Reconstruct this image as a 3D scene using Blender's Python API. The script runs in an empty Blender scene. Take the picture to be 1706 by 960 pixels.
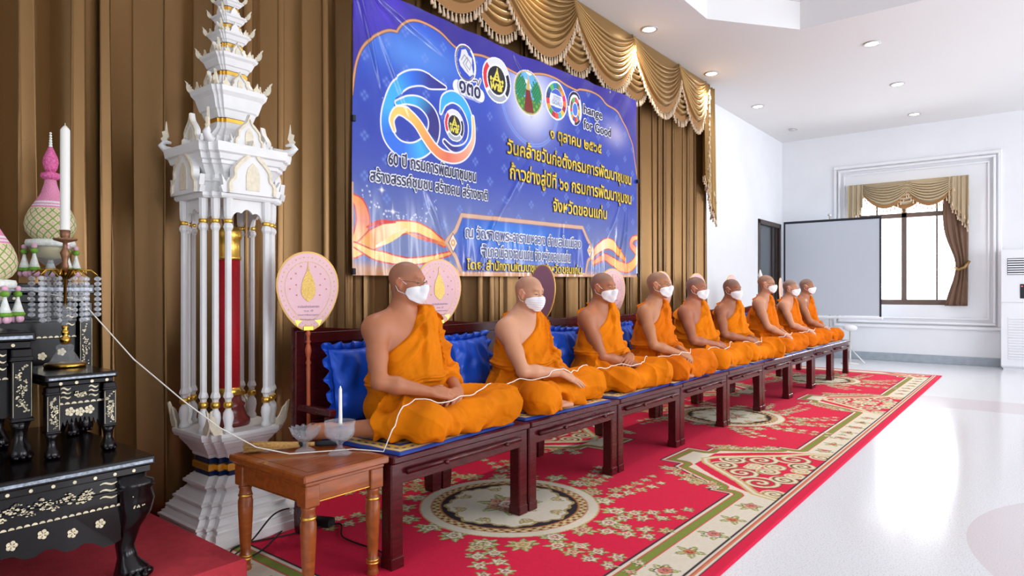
import bpy, bmesh, math, random
import numpy as np
from mathutils import Vector, Matrix
sc = bpy.context.scene
COL = sc.collection
PI = math.pi
R = math.radians

# ------------------------------------------------------------------ camera
cam_d = bpy.data.cameras.new('camera'); cam = bpy.data.objects.new('camera', cam_d); COL.objects.link(cam)
cam_d.sensor_width = 36.0; cam_d.lens = 36.0 * 1090.0 / 1706.0
cam_d.shift_y = 6.5 / 1706.0; cam_d.clip_end = 200
cam.location = (0, 0, 1.2); cam.rotation_euler = (R(90), 0, R(38.69))
sc.camera = cam
# ------------------------------------------------------------------ world (overcast sky)
w = bpy.data.worlds.new('sky'); sc.world = w; w.use_nodes = True
bg = w.node_tree.nodes['Background']; bg.inputs[0].default_value = (0.80, 0.90, 1.0, 1); bg.inputs[1].default_value = 2.0
# ------------------------------------------------------------------ daylight entering by the windows, and lamps
def area(name, loc, rot, sx, sy, power, col=(1, 1, 1)):
    d = bpy.data.lights.new(name, 'AREA'); d.shape = 'RECTANGLE'; d.size = sx; d.size_y = sy; d.energy = power; d.color = col
    o = bpy.data.objects.new(name, d); COL.objects.link(o); o.location = loc; o.rotation_euler = rot
    return o
DAY = (0.96, 0.98, 1.0)
for y, pw in ((1.0, 50), (4.5, 105), (8.0, 105), (11.5, 60)):
    area('daylight_right', (5.85, y, 1.9), (0, R(90), 0), 2.4, 2.2, pw, DAY)
area('daylight_rear', (1.0, -3.4, 2.0), (R(90), 0, 0), 4.0, 2.2, 12, DAY)
area('daylight_back_window', (-1.75, 13.35, 1.95), (R(-90), 0, 0), 1.4, 1.8, 45, DAY)
for (x, y) in [(-3.30, 8.30), (-3.30, 6.43), (-3.30, 4.56), (-3.30, 10.17), (-1.48, 10.3), (-1.48, 8.43), (-1.48, 12.17), (-3.3, 2.7), (-1.48, 4.6)]:
    d = bpy.data.lights.new('downlight_beam', 'SPOT'); d.energy = 30 if y > 10 else (60 if y > 6 else 48); d.spot_size = R(95); d.spot_blend = .7; d.color = (1, .93, .82); d.shadow_soft_size = .06
    o = bpy.data.objects.new('downlight_beam', d); COL.objects.link(o); o.location = (x, y, 4.0)
sc.view_settings.view_transform = 'Standard'; sc.view_settings.look = 'None'; sc.view_settings.gamma = 1
sc.view_settings.use_curve_mapping = False; sc.view_settings.exposure = 0.5

# ------------------------------------------------------------------ materials
def lin(r, g, b):
    f = lambda c: (c / 255 / 12.92) if c <= 10.3 else ((c / 255 + .055) / 1.055) ** 2.4
    return (f(r), f(g), f(b))
def mat(name, col, rough=.6, metal=0, spec=.5, noise=0, nscale=20, bump=0, bscale=80, trans=0, coat=0, sheen=0, emit=0, attr=None, ior=1.45, stretch=None, col2=None, alpha=1):
    m = bpy.data.materials.new(name); m.use_nodes = True; nt = m.node_tree; N = nt.nodes; L = nt.links
    p = N['Principled BSDF']; c = (*col, 1)
    p.inputs['Base Color'].default_value = c; p.inputs['Roughness'].default_value = rough; p.inputs['Metallic'].default_value = metal
    p.inputs['Specular IOR Level'].default_value = spec; p.inputs['Transmission Weight'].default_value = trans; p.inputs['IOR'].default_value = ior
    p.inputs['Coat Weight'].default_value = coat; p.inputs['Sheen Weight'].default_value = sheen; p.inputs['Alpha'].default_value = alpha
    if sheen: p.inputs['Sheen Roughness'].default_value = .4; p.inputs['Sheen Tint'].default_value = (*[min(1, x * 1.4 + .1) for x in col], 1)
    if emit: p.inputs['Emission Color'].default_value = c; p.inputs['Emission Strength'].default_value = emit
    m.diffuse_color = c
    src = None
    if attr:
        a = N.new('ShaderNodeAttribute'); a.attribute_name = attr; src = a.outputs['Color']; L.new(src, p.inputs['Base Color'])
    if noise or bump:
        tc = N.new('ShaderNodeTexCoord'); mp = N.new('ShaderNodeMapping'); L.new(tc.outputs['Object'], mp.inputs[0])
        if stretch: mp.inputs['Scale'].default_value = stretch
    if noise:
        n = N.new('ShaderNodeTexNoise'); n.inputs['Scale'].default_value = nscale; n.inputs['Detail'].default_value = 5; L.new(mp.outputs[0], n.inputs[0])
        if attr:
            mx = N.new('ShaderNodeMix'); mx.data_type = 'RGBA'; mx.blend_type = 'MULTIPLY'; mx.inputs[0].default_value = 1
            r = N.new('ShaderNodeMapRange'); r.inputs[3].default_value = 1 - noise; r.inputs[4].default_value = 1 + noise
            L.new(n.outputs[0], r.inputs[0]); L.new(src, mx.inputs[6]); L.new(r.outputs[0], mx.inputs[7]); L.new(mx.outputs[2], p.inputs['Base Color'])
        else:
            cr = N.new('ShaderNodeValToRGB'); e = cr.color_ramp.elements
            e[0].position = .3; e[1].position = .7
            e[0].color = (*[x * (1 - noise) for x in col], 1); e[1].color = (*(col2 or [min(1, x * (1 + noise)) for x in col]), 1)
            L.new(n.outputs[0], cr.inputs[0]); L.new(cr.outputs[0], p.inputs['Base Color'])
    if bump:
        b = N.new('ShaderNodeBump'); b.inputs['Strength'].default_value = bump; b.inputs['Distance'].default_value = .01
        n2 = N.new('ShaderNodeTexNoise'); n2.inputs['Scale'].default_value = bscale; n2.inputs['Detail'].default_value = 3; L.new(mp.outputs[0], n2.inputs[0])
        L.new(n2.outputs[0], b.inputs['Height']); L.new(b.outputs[0], p.inputs['Normal'])
    return m
M = {}
M['wall'] = mat('wall_paint', lin(236, 238, 242), .7, noise=.015, nscale=3)
M['ceil'] = mat('ceiling_paint', lin(232, 231, 231), .8)
M['trim'] = mat('trim_paint', lin(240, 241, 244), .5)
M['base'] = mat('grey_skirting', lin(165, 175, 185), .4, noise=.1, nscale=12)
M['dkframe'] = mat('dark_bronze_frame', lin(70, 58, 52), .4)
M['dkwin'] = mat('window_frame_brown', lin(105, 88, 80), .4)
M['curtain'] = mat('gold_brown_satin', lin(128, 94, 54), .29, .55, bump=.08, bscale=350)
M['swag'] = mat('gold_satin', lin(164, 130, 80), .30, .6, bump=.04, bscale=200)
M['swagpale'] = mat('tan_satin', lin(180, 162, 132), .5, .1, bump=.04, bscale=200)
M['swagband'] = mat('gold_braid', lin(160, 116, 68), .6, .1, bump=.2, bscale=300)
M['tassel'] = mat('tassel_thread', lin(215, 190, 160), .6, bump=.3, bscale=300, stretch=(4, 4, 1))
M['rosewood'] = mat('dark_red_rosewood', lin(74, 16, 20), .27, spec=.35, noise=.35, nscale=14, stretch=(6, 1, 6), coat=.15)
M['teak'] = mat('varnished_teak', lin(150, 76, 30), .28, noise=.25, nscale=9, stretch=(5, 1, 5), coat=.3)
M['gold'] = mat('gold_leaf', lin(226, 180, 80), .28, .9)
M['brass'] = mat('brass', lin(205, 160, 70), .22, 1)
M['black'] = mat('black_lacquer', lin(16, 10, 12), .22, spec=.3, noise=.3, nscale=8, coat=.1)
M['pearl'] = mat('mother_of_pearl', lin(222, 208, 175), .22, .1, noise=.25, nscale=60)
M['silverpearl'] = mat('silvery_shell_edge', lin(150, 158, 170), .3, .2, noise=.5, nscale=90)
M['white'] = mat('white_gloss_plaster', lin(233, 231, 230), .38, noise=.03, nscale=14)
M['cream'] = mat('cream_moulding', lin(226, 214, 190), .5, .05, noise=.1, nscale=60)
M['navy'] = mat('navy_band', lin(20, 45, 95), .25, .3)
M['pinkpanel'] = mat('beige_pink_panel', lin(214, 196, 186), .45)
M['drumred'] = mat('red_velvet', lin(185, 15, 30), .6, sheen=.5, noise=.15, nscale=90)
M['maroon'] = mat('maroon_turned_wood', lin(110, 38, 34), .3)
M['redcloth'] = mat('red_felt_carpet', lin(190, 52, 64), .95, noise=.1, nscale=25, bump=.3, bscale=300)
M['blue'] = mat('royal_blue_satin', lin(10, 80, 205), .36, .1, bump=.15, bscale=30, sheen=.3)
M['pink'] = mat('pink_embroidered_cloth', lin(240, 196, 202), .75, bump=.2, bscale=400)
M['fangold'] = mat('fan_gold_thread', lin(205, 168, 90), .45, .4, noise=.3, nscale=200)
M['fanedge'] = mat('fan_gold_edge', lin(228, 180, 100), .5, .15)
M['mauve'] = mat('fan_back_mauve', lin(176, 128, 150), .8)
M['ink'] = mat('violet_ink', lin(90, 70, 130), .7)
M['coral'] = mat('coral_dots', lin(214, 130, 110), .7)
M['handle'] = mat('fan_handle_wood', lin(176, 82, 42), .35, noise=.15, nscale=20)
def skin_mat(name, c):
    m = mat(name, c, .48, attr='tint', noise=.05, nscale=30, bump=.03, bscale=120)
    p = m.node_tree.nodes['Principled BSDF']; p.inputs['Subsurface Weight'].default_value = .06; p.inputs['Subsurface Scale'].default_value = .02
    p.inputs['Subsurface Radius'].default_value = (1, .35, .2)
    return m
M['skin'] = skin_mat('skin', lin(190, 140, 110))
M['robe'] = mat('saffron_robe_cotton', lin(216, 118, 4), .78, noise=.10, nscale=6, bump=.12, bscale=260, spec=.12)
M['robe2'] = mat('deep_saffron_robe_cotton', lin(208, 105, 6), .78, noise=.10, nscale=6, bump=.12, bscale=260, spec=.12)
for _k in ('robe', 'robe2'):      # soft crumples of the cotton
    _nt = M[_k].node_tree; _b0 = [n for n in _nt.nodes if n.type == 'BUMP'][0]; _mp = [n for n in _nt.nodes if n.type == 'MAPPING'][0]
    _b = _nt.nodes.new('ShaderNodeBump'); _b.inputs['Strength'].default_value = .85; _b.inputs['Distance'].default_value = .035
    _n = _nt.nodes.new('ShaderNodeTexNoise'); _n.inputs['Scale'].default_value = 8; _n.inputs['Detail'].default_value = 1.8; _n.inputs['Distortion'].default_value = .7; _n.inputs['Roughness'].default_value = .45
    _nt.links.new(_mp.outputs[0], _n.inputs[0]); _nt.links.new(_n.outputs[0], _b.inputs['Height']); _nt.links.new(_b.outputs[0], _b0.inputs['Normal'])
M['mask'] = mat('white_face_mask', lin(240, 240, 244), .75, bump=.05, bscale=200)
M['eye'] = mat('dark_eye', (.02, .012, .01), .2)
M['wire'] = mat('spectacle_wire', lin(120, 100, 80), .25, .9)
M['wireblk'] = mat('black_spectacle_frame', lin(30, 30, 34), .3)
M['cord'] = mat('white_sacred_thread', lin(238, 232, 222), .8)
def crystal(name, tint, f, rough=.05):
    m = bpy.data.materials.new(name); m.use_nodes = True; nt = m.node_tree; N = nt.nodes; L = nt.links; N.clear()
    o = N.new('ShaderNodeOutputMaterial'); t = N.new('ShaderNodeBsdfTransparent'); p = N.new('ShaderNodeBsdfPrincipled'); x = N.new('ShaderNodeMixShader'); fr = N.new('ShaderNodeLayerWeight'); fr.inputs[0].default_value = .35
    t.inputs[0].default_value = (.97, .98, 1, 1); p.inputs['Base Color'].default_value = (*tint, 1); p.inputs['Roughness'].default_value = rough; p.inputs['Specular IOR Level'].default_value = 1.0; p.inputs['Coat Weight'].default_value = .5
    r = N.new('ShaderNodeMapRange'); r.inputs[3].default_value = f*.55; r.inputs[4].default_value = min(1, f*2.2); L.new(fr.outputs['Facing'], r.inputs[0]); L.new(r.outputs[0], x.inputs[0]); L.new(t.outputs[0], x.inputs[1]); L.new(p.outputs[0], x.inputs[2]); L.new(x.outputs[0], o.inputs[0])
    return m
M['glass'] = crystal('clear_cut_glass', lin(244, 247, 252), .14, .02)
M['bead'] = crystal('crystal_bead_glass', lin(245, 246, 250), .34, .02)
M['lens'] = mat('spectacle_lens', (.95, .97, 1), .0, trans=1, ior=1.01)
M['sock'] = mat('aged_copper', lin(140, 98, 72), .4, .5)
M['wax'] = mat('white_wax', lin(244, 240, 232), .5)
M['phumpink'] = mat('pink_flowers', lin(236, 110, 165), .8, noise=.3, nscale=120, bump=.8, bscale=150)
M['phumlight'] = mat('light_pink_petals', lin(240, 168, 196), .8, bump=.6, bscale=150)
M['green'] = mat('green_petals', lin(110, 160, 50), .7, noise=.2, nscale=60)
M['petalwhite'] = mat('white_petals', lin(238, 240, 232), .7, noise=.08, nscale=80, bump=.4, bscale=150)
M['palepink'] = mat('pale_pink_buds', lin(232, 178, 200), .7, bump=.3, bscale=120)
M['phum'] = mat('offering_lattice', (1, 1, 1), .8, attr='tint', bump=.7, bscale=220)
M['straw'] = mat('straw', lin(196, 150, 86), .7, noise=.3, nscale=100, stretch=(1, 1, 1))
M['blackcloth'] = mat('black_cloth', lin(24, 24, 28), .7)
M['blackcable'] = mat('black_cable', lin(16, 16, 18), .5)
M['screen'] = mat('projection_screen', lin(196, 204, 216), .8)
M['acwhite'] = mat('white_appliance', lin(236, 238, 243), .35)
M['dark'] = mat('dark_slot', lin(30, 34, 44), .6)
M['doorglass'] = mat('dark_door_glass', lin(92, 98, 106), .15)
M['drape'] = mat('brown_drape', lin(112, 84, 66), .6, sheen=.2)
M['banner'] = mat('vinyl_banner', (1, 1, 1), .17, attr='tint', spec=.6)
M['carpet'] = mat('patterned_wool_carpet', (1, 1, 1), .95, attr='tint', noise=.12, nscale=60, bump=.5, bscale=350)
M['mat'] = mat('brocade_mat', (1, 1, 1), .5, attr='tint', bump=.2, bscale=200)
M['lamp'] = mat('lit_lamp_disc', (1, .97, .92), emit=14)
M['lampoff'] = mat('metal_trim_ring', lin(200, 198, 196), .3, .4)
M['winglass'] = mat('window_pane_glass', (1, 1, 1), 0, trans=1, ior=1.01)
def flat(name, rgb, rough=.35):
    if name not in M: M[name] = mat(name, lin(*rgb), rough)
    return M[name]
# terrazzo floor with faint pink rings
def floor_mat():
    m = mat('polished_terrazzo', lin(226, 227, 232), .15, coat=.0); nt = m.node_tree; N = nt.nodes; L = nt.links; p = N['Principled BSDF']
    tc = N.new('ShaderNodeTexCoord'); n = N.new('ShaderNodeTexNoise'); n.inputs['Scale'].default_value = 140; n.inputs['Detail'].default_value = 2
    L.new(tc.outputs['Object'], n.inputs[0]); cr = N.new('ShaderNodeValToRGB'); e = cr.color_ramp.elements
    e[0].position = .33; e[0].color = (*lin(196, 192, 196), 1); e[1].position = .47; e[1].color = (*lin(226, 227, 231), 1)
    L.new(n.outputs[0], cr.inputs[0])
    v = N.new('ShaderNodeVectorMath'); v.operation = 'DISTANCE'; v.inputs[1].default_value = (1.05, 4.0, 0); L.new(tc.outputs['Object'], v.inputs[0])
    def lt(sock, val):
        k = N.new('ShaderNodeMath'); k.operation = 'LESS_THAN'; k.inputs[1].default_value = val; L.new(sock, k.inputs[0]); return k.outputs[0]
    a = lt(v.outputs['Value'], 1.32)
    s = N.new('ShaderNodeSeparateXYZ'); L.new(tc.outputs['Object'], s.inputs[0])
    ab = N.new('ShaderNodeMath'); ab.operation = 'SUBTRACT'; ab.inputs[1].default_value = 8.5; L.new(s.outputs['Y'], ab.inputs[0])
    aa = N.new('ShaderNodeMath'); aa.operation = 'ABSOLUTE'; L.new(ab.outputs[0], aa.inputs[0]); b = lt(aa.outputs[0], .4)
    mxm = N.new('ShaderNodeMath'); mxm.operation = 'MAXIMUM'; L.new(a, mxm.inputs[0]); L.new(b, mxm.inputs[1])
    sc_ = N.new('ShaderNodeMath'); sc_.operation = 'MULTIPLY'; sc_.inputs[1].default_value = .55; L.new(mxm.outputs[0], sc_.inputs[0])
    mx = N.new('ShaderNodeMix'); mx.data_type = 'RGBA'; L.new(sc_.outputs[0], mx.inputs[0]); L.new(cr.outputs[0], mx.inputs[6]); mx.inputs[7].default_value = (*lin(206, 188, 192), 1)
    L.new(mx.outputs[2], p.inputs['Base Color'])
    return m
M['floor'] = floor_mat()

# ------------------------------------------------------------------ mesh helpers
class MB:
    def __init__(s): s.v = []; s.f = []; s.mi = []; s.cur = 0; s.sm = []; s.X = Matrix.Identity(4); s.smooth = False
    def at(s, loc=(0, 0, 0), rz=0, rx=0, ry=0, sc=1):
        s.X = Matrix.Translation(loc) @ Matrix.Rotation(rz, 4, 'Z') @ Matrix.Rotation(ry, 4, 'Y') @ Matrix.Rotation(rx, 4, 'X') @ Matrix.Diagonal((*( (sc,)*3 if not hasattr(sc,'__len__') else sc), 1)); return s
    def add(s, vs, fs, smooth=None):
        b = len(s.v); s.v += [tuple(s.X @ Vector(p)) for p in vs]; s.f += [tuple(b + i for i in f) for f in fs]
        s.mi += [s.cur] * len(fs); s.sm += [s.smooth if smooth is None else smooth] * len(fs); return s
    def box(s, x0, x1, y0, y1, z0, z1, bev=0):
        if bev:
            b = min(bev, (x1-x0)/2.01, (y1-y0)/2.01, (z1-z0)/2.01); vs = []; fs = []
            # chamfered box via three ring sets
            P = [(x0+b, y0+b), (x1-b, y0+b), (x1-b, y1-b), (x0+b, y1-b)]
            def ring(z, e):
                o = [(x0+b-e, y0+b), (x0+b, y0+b-e), (x1-b, y0+b-e), (x1-b+e, y0+b), (x1-b+e, y1-b), (x1-b, y1-b+e), (x0+b, y1-b+e), (x0+b-e, y1-b)]
                return [(p[0], p[1], z) for p in o]
            rs = [ring(z0, b*.0), ring(z0+b, b), ring(z1-b, b), ring(z1, 0)]
            for r in rs: vs += r
            for k in range(3):
                for i in range(8):
                    j = (i+1) % 8; fs.append((k*8+i, k*8+j, (k+1)*8+j, (k+1)*8+i))
            fs.append(tuple(range(7, -1, -1))); fs.append(tuple(range(24, 32)))
            return s.add(vs, fs)
        v = [(x, y, z) for z in (z0, z1) for x, y in ((x0, y0), (x1, y0), (x1, y1), (x0, y1))]
        return s.add(v, [(3, 2, 1, 0), (4, 5, 6, 7), (0, 1, 5, 4), (1, 2, 6, 5), (2, 3, 7, 6), (3, 0, 4, 7)])
    def loft(s, rings, cap=True, closed=True, smooth=None):
        n = len(rings[0]); vs = [p for r in rings for p in r]; fs = []
        for k in range(len(rings) - 1):
            for i in range(n if closed else n - 1):
                j = (i + 1) % n; fs.append((k*n+i, k*n+j, (k+1)*n+j, (k+1)*n+i))
        if cap and closed: fs.append(tuple(range(n-1, -1, -1))); fs.append(tuple((len(rings)-1)*n + i for i in range(n)))
        return s.add(vs, fs, smooth)
    def lathe(s, prof, n=20, cx=0, cy=0, cap=True, smooth=True):
        return s.loft([[(cx + r*math.cos(2*PI*i/n), cy + r*math.sin(2*PI*i/n), z) for i in range(n)] for r, z in prof], cap, True, smooth)
    def tube(s, pts, r, n=8, cap=True, closed=False):
        pts = [Vector(p) for p in pts]; rings = []; up = None
        for i, p in enumerate(pts):
            t = (pts[min(i+1, len(pts)-1)] - pts[max(i-1, 0)])
            if t.length < 1e-9: t = Vector((0, 0, 1))
            t.normalize()
            if up is None: up = t.orthogonal().normalized()
            up = (up - t * up.dot(t));
            if up.length < 1e-6: up = t.orthogonal()
            up.normalize(); b = t.cross(up); rr = r[i] if hasattr(r, '__len__') else r
            rings.append([tuple(p + up*rr*math.cos(2*PI*k/n) + b*rr*math.sin(2*PI*k/n)) for k in range(n)])
        return s.loft(rings, cap, True, True)
    def prism(s, poly, h, plane='xy', z=0):
        """extrude 2D polygon; plane tells which axes poly lies in"""
        f = {'xy': lambda p, q: (p[0], p[1], q), 'yz': lambda p, q: (q, p[0], p[1]), 'xz': lambda p, q: (p[0], q, p[1])}[plane]
        return s.loft([[f(p, z) for p in poly], [f(p, z + h) for p in poly]], True, True, False)
    def sphere(s, c, r, n=10, m=6, sq=(1, 1, 1)):
        rings = []
        for k in range(m + 1):
            a = -PI/2 + PI*k/m; rr = max(r*math.cos(a), 1e-4*r)
            rings.append([(c[0] + sq[0]*rr*math.cos(2*PI*i/n), c[1] + sq[1]*rr*math.sin(2*PI*i/n), c[2] + sq[2]*r*math.sin(a)) for i in range(n)])
        return s.loft(rings, False, True, True)
    def build(s, name, m, parent=None, loc=None):
        me = bpy.data.meshes.new(name); me.from_pydata(s.v, [], s.f)
        for x in (m if isinstance(m, (list, tuple)) else [m]): me.materials.append(x)
        me.polygons.foreach_set('material_index', s.mi); me.polygons.foreach_set('use_smooth', s.sm); me.update()
        return link(name, me, parent, loc)
def link(name, me, parent=None, loc=None):
    o = bpy.data.objects.new(name, me); COL.objects.link(o)
    if parent: o.parent = parent
    if loc: o.location = loc
    return o
def tag(o, label=None, cat=None, group=None, kind=None):
    if label: o['label'] = label
    if cat: o['category'] = cat
    if group: o['group'] = group
    if kind: o['kind'] = kind
    return o
def empty(name, loc=(0, 0, 0), rz=0, label=None, cat=None, group=None, kind=None):
    o = bpy.data.objects.new(name, None); o.empty_display_size = .1; COL.objects.link(o); o.location = loc; o.rotation_euler = (0, 0, rz)
    return tag(o, label, cat, group, kind)
def struct(name, mb, m, parent=None):
    o = mb.build(name, m, parent)
    if not parent: o['kind'] = 'structure'
    return o
def copy_tree(o, parent=None):
    c = o.copy(); COL.objects.link(c)
    if parent: c.parent = parent
    for ch in list(o.children): copy_tree(ch, c)
    return c
def box1(name, m, parent, x0, x1, y0, y1, z0, z1, bev=.003): return MB().box(x0, x1, y0, y1, z0, z1, bev).build(name, m, parent)
def quick_mesh(name, V, F, m, parent=None, smooth=True, tint=None):
    """V (n,3) array, F (k,4) or (k,3) int array"""
    me = bpy.data.meshes.new(name); V = np.asarray(V, np.float32); F = np.asarray(F, np.int32); n = F.shape[1]
    me.vertices.add(len(V)); me.vertices.foreach_set('co', V.ravel())
    me.loops.add(F.size); me.loops.foreach_set('vertex_index', F.ravel())
    me.polygons.add(len(F)); me.polygons.foreach_set('loop_start', np.arange(0, F.size, n, dtype=np.int32))
    me.polygons.foreach_set('use_smooth', np.full(len(F), smooth)); me.update(calc_edges=True)
    me.materials.append(m)
    if tint is not None:
        a = me.color_attributes.new('tint', 'FLOAT_COLOR', 'POINT')
        a.data.foreach_set('color', np.c_[np.asarray(tint, np.float32), np.ones(len(V), np.float32)].ravel())
    return link(name, me, parent)
def grid_faces(nu, nv):
    i = np.arange(nu - 1)[:, None] * nv + np.arange(nv - 1)[None, :]; i = i.ravel()
    return np.c_[i, i + nv, i + nv + 1, i + 1]
def L8(*c): return np.array(lin(*c), np.float32)
def ss(a, b, x):
    t = np.clip((x - a) / (b - a), 0, 1); return t * t * (3 - 2 * t)
def pip(poly, X, Y):
    """point in polygon, vectorised"""
    r = np.zeros(X.shape, bool); n = len(poly)
    for i in range(n):
        x0, y0 = poly[i]; x1, y1 = poly[(i + 1) % n]
        if y0 == y1: continue
        c = ((y0 > Y) != (y1 > Y)) & (X < (x1 - x0) * (Y - y0) / (y1 - y0) + x0); r ^= c
    return r
def catmull(P, k=8, closed=False):
    P = [np.array(p, float) for p in P]; n = len(P); out = []
    for i in range(n if closed else n - 1):
        if closed: a, b, c, d = P[i-1], P[i], P[(i+1) % n], P[(i+2) % n]
        else: a, b, c, d = P[max(i-1, 0)], P[i], P[i+1], P[min(i+2, n-1)]
        for t in np.arange(k) / k: out.append(tuple(.5*((2*b) + (c-a)*t + (2*a-5*b+4*c-d)*t*t + (3*b-a-3*c+d)*t**3)))
    if not closed: out.append(tuple(P[-1]))
    return out
# ================================================================== THE SETTING
XW, YB, ZC = -3.79, 13.0, 4.05
struct('floor', MB().box(-4.0, 6.2, -4.2, 13.3, -.12, 0), M['floor'])
struct('wall_left', MB().box(-4.0, XW, -4.2, 11.60, 0, ZC+.6).box(-4.0, XW, 11.60, 12.88, 2.48, ZC+.6).box(-4.0, XW, 12.88, 13.3, 0, ZC+.6), M['wall'])
WX0, WX1, WZ0, WZ1 = -2.50, -.98, .98, 2.98
struct('wall_back', MB().box(XW, WX0, YB, YB+.2, 0, ZC+.6).box(WX1, 6.2, YB, YB+.2, 0, ZC+.6).box(WX0, WX1, YB, YB+.2, 0, WZ0).box(WX0, WX1, YB, YB+.2, WZ1, ZC+.6), M['wall'])
mb = MB()   # right wall with four tall window openings
ys = [-4.2]
for y in (1.0, 4.5, 8.0, 11.5): ys += [y-1.1, y+1.1]
ys.append(13.3)
for k in range(0, len(ys), 2): mb.box(6.0, 6.2, ys[k], ys[k+1], 0, ZC+.6)
mb.box(6.0, 6.2, -4.2, 13.3, 0, .7).box(6.0, 6.2, -4.2, 13.3, 3.1, ZC+.6)
struct('wall_right', mb, M['wall'])
struct('wall_rear', MB().box(-3.79, -1.0, -4.2, -4.0, 0, ZC+.6).box(3.0, 6.0, -4.2, -4.0, 0, ZC+.6).box(-1, 3, -4.2, -4, 0, .9).box(-1, 3, -4.2, -4, 3.1, ZC+.6), M['wall'])
# ceiling with an eight-sided raised tray
oct_ = [(-2.68, 1.6), (-2.68, 6.60), (-2.0, 7.5), (3.6, 7.5), (4.3, 6.6), (4.3, 1.6), (3.6, .7), (-2.0, .7)]
outer = [(-4, 1.6), (-4, 6.6), (-2.0, 13.3), (3.6, 13.3), (6.2, 6.6), (6.2, 1.6), (3.6, -4.2), (-2.0, -4.2)]
mb = MB(); n = 8
mb.add([(x, y, ZC) for x, y in oct_] + [(x, y, ZC) for x, y in outer], [(i, n+i, n+(i+1) % n, (i+1) % n) for i in range(n)])
mb.add([(-4, 6.6, ZC), (-4, 13.3, ZC), (-2, 13.3, ZC), (3.6, 13.3, ZC), (6.2, 13.3, ZC), (6.2, 6.6, ZC), (6.2, 1.6, ZC), (6.2, -4.2, ZC), (3.6, -4.2, ZC), (-2, -4.2, ZC), (-4, -4.2, ZC), (-4, 1.6, ZC)],
       [(0, 1, 2), (3, 4, 5), (6, 7, 8), (9, 10, 11)])
mb.loft([[(x, y, ZC) for x, y in oct_], [(x, y, ZC+.30) for x, y in oct_]], cap=False)
mb.add([(x, y, ZC+.30) for x, y in oct_], [tuple(range(8))])
mb.box(-4, 6.2, -4.2, 13.3, ZC+.45, ZC+.6)
struct('ceiling', mb, M['ceil'])
struct('baseboard_back', MB().box(XW, 6.0, YB-.02, YB-.001, 0.0, .14, .004), M['base'])
struct('baseboard_left', MB().box(XW+.001, XW+.02, 8.9, 11.55, 0.0, .14, .004), M['base'])
# stepped plaster mouldings round the window
for k, (x0, x1, z0, z1, wd, d) in enumerate([(-2.88, -.42, .58, 3.47, .055, .035), (-2.80, -.50, .66, 3.39, .035, .06), (-2.72, -.58, .74, 3.31, .03, .03)]):
    mb = MB(); Y0 = YB - d
    mb.box(x0, x1, Y0, YB-.0005, z1-wd, z1, .008).box(x0, x1, Y0, YB-.0005, z0, z0+wd, .008).box(x0, x0+wd, Y0, YB-.0005, z0+wd, z1-wd, .008).box(x1-wd, x1, Y0, YB-.0005, z0+wd, z1-wd, .008)
    struct('trim_%d' % (k+1), mb, M['trim'])
# window_1
win = empty('window_1', (0, 0, 0), kind='structure')
mb = MB(); Y0, Y1 = YB+.03, YB+.10
mb.box(WX0, WX1, Y0, Y1, WZ0, WZ0+.09, .004).box(WX0, WX1, Y0, Y1, WZ1-.05, WZ1, .004).box(WX0, WX0+.06, Y0, Y1, WZ0, WZ1, .004).box(WX1-.06, WX1, Y0, Y1, WZ0, WZ1, .004)
mb.box(-1.815, -1.735, Y0-.01, Y1, WZ0+.05, WZ1, .004).box(WX0, WX1, Y0-.01, Y1, 2.48, 2.56, .004)
mb.build('window_frame', M['dkwin'], win)
for x in (-1.30, -2.19): box1('mullion', M['dkwin'], win, x-.014, x+.014, Y0, Y1-.02, WZ0+.08, WZ1-.04)
for a, b in ((-2.44, -2.205), (-2.175, -1.815), (-1.735, -1.315), (-1.285, -1.04)):
    MB().box(a, b, YB+.06, YB+.066, 1.07, 2.48).build('pane', M['winglass'], win)
    MB().box(a, b, YB+.06, YB+.066, 2.56, 2.93).build('pane', M['winglass'], win)
# door_1 in the left wall: dark frame with glass
dr = empty('door_1', (0, 0, 0), kind='structure')
MB().box(XW-.12, XW+.02, 11.60, 11.68, 0, 2.48, .005).box(XW-.12, XW+.02, 12.80, 12.88, 0, 2.48, .005).box(XW-.12, XW+.02, 11.60, 12.88, 2.40, 2.48, .005).build('door_frame', M['dkframe'], dr)
MB().box(XW-.09, XW-.03, 12.50, 12.60, 0, 2.40, .004).box(XW-.09, XW-.03, 11.68, 11.74, 0, 2.40, .004).box(XW-.09, XW-.03, 12.72, 12.80, 0, 2.40, .004).box(XW-.09, XW-.03, 11.74, 12.72, 0, .1, .004).build('door_leaf', M['dkframe'], dr)
MB().box(XW-.07, XW-.055, 11.74, 12.50, .1, 2.40).build('door_glass', M['doorglass'], dr)
MB().box(XW-.07, XW-.055, 12.60, 12.72, .1, 2.40).build('door_glass', M['doorglass'], dr)
# ------------------------------------------------------------------ downlights
def downlight(x, y, label, lit=True):
    t = empty('downlight', (x, y, ZC), label=label, cat='ceiling light', group='round downlights in the ceiling')
    m = MB(); m.lathe([(.068, 0), (.092, 0), (.095, -.006), (.092, -.012), (.070, -.012), (.068, -.004)], 24, cap=False); m.build('trim_ring', M['lampoff'], t)
    MB().lathe([(.069, -.003), (.069, -.006)], 24).build('lamp_disc', M['lamp'], t)
names = ['round lit downlight nearest the last gold swags', 'round lit downlight over the right end of the gold valance', 'round lit downlight above the white wall between curtain and door',
         'round lit downlight nearest the ceiling tray, right-hand row', 'round lit downlight in the middle of the right-hand ceiling row', 'round lit downlight of the right-hand row closest to the window wall']
for (x, y), nm in zip([(-3.27, 6.46), (-3.30, 8.28), (-3.33, 10.19), (-1.465, 8.43), (-1.48, 10.30), (-1.52, 12.2)], names): downlight(x, y, nm)
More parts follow.
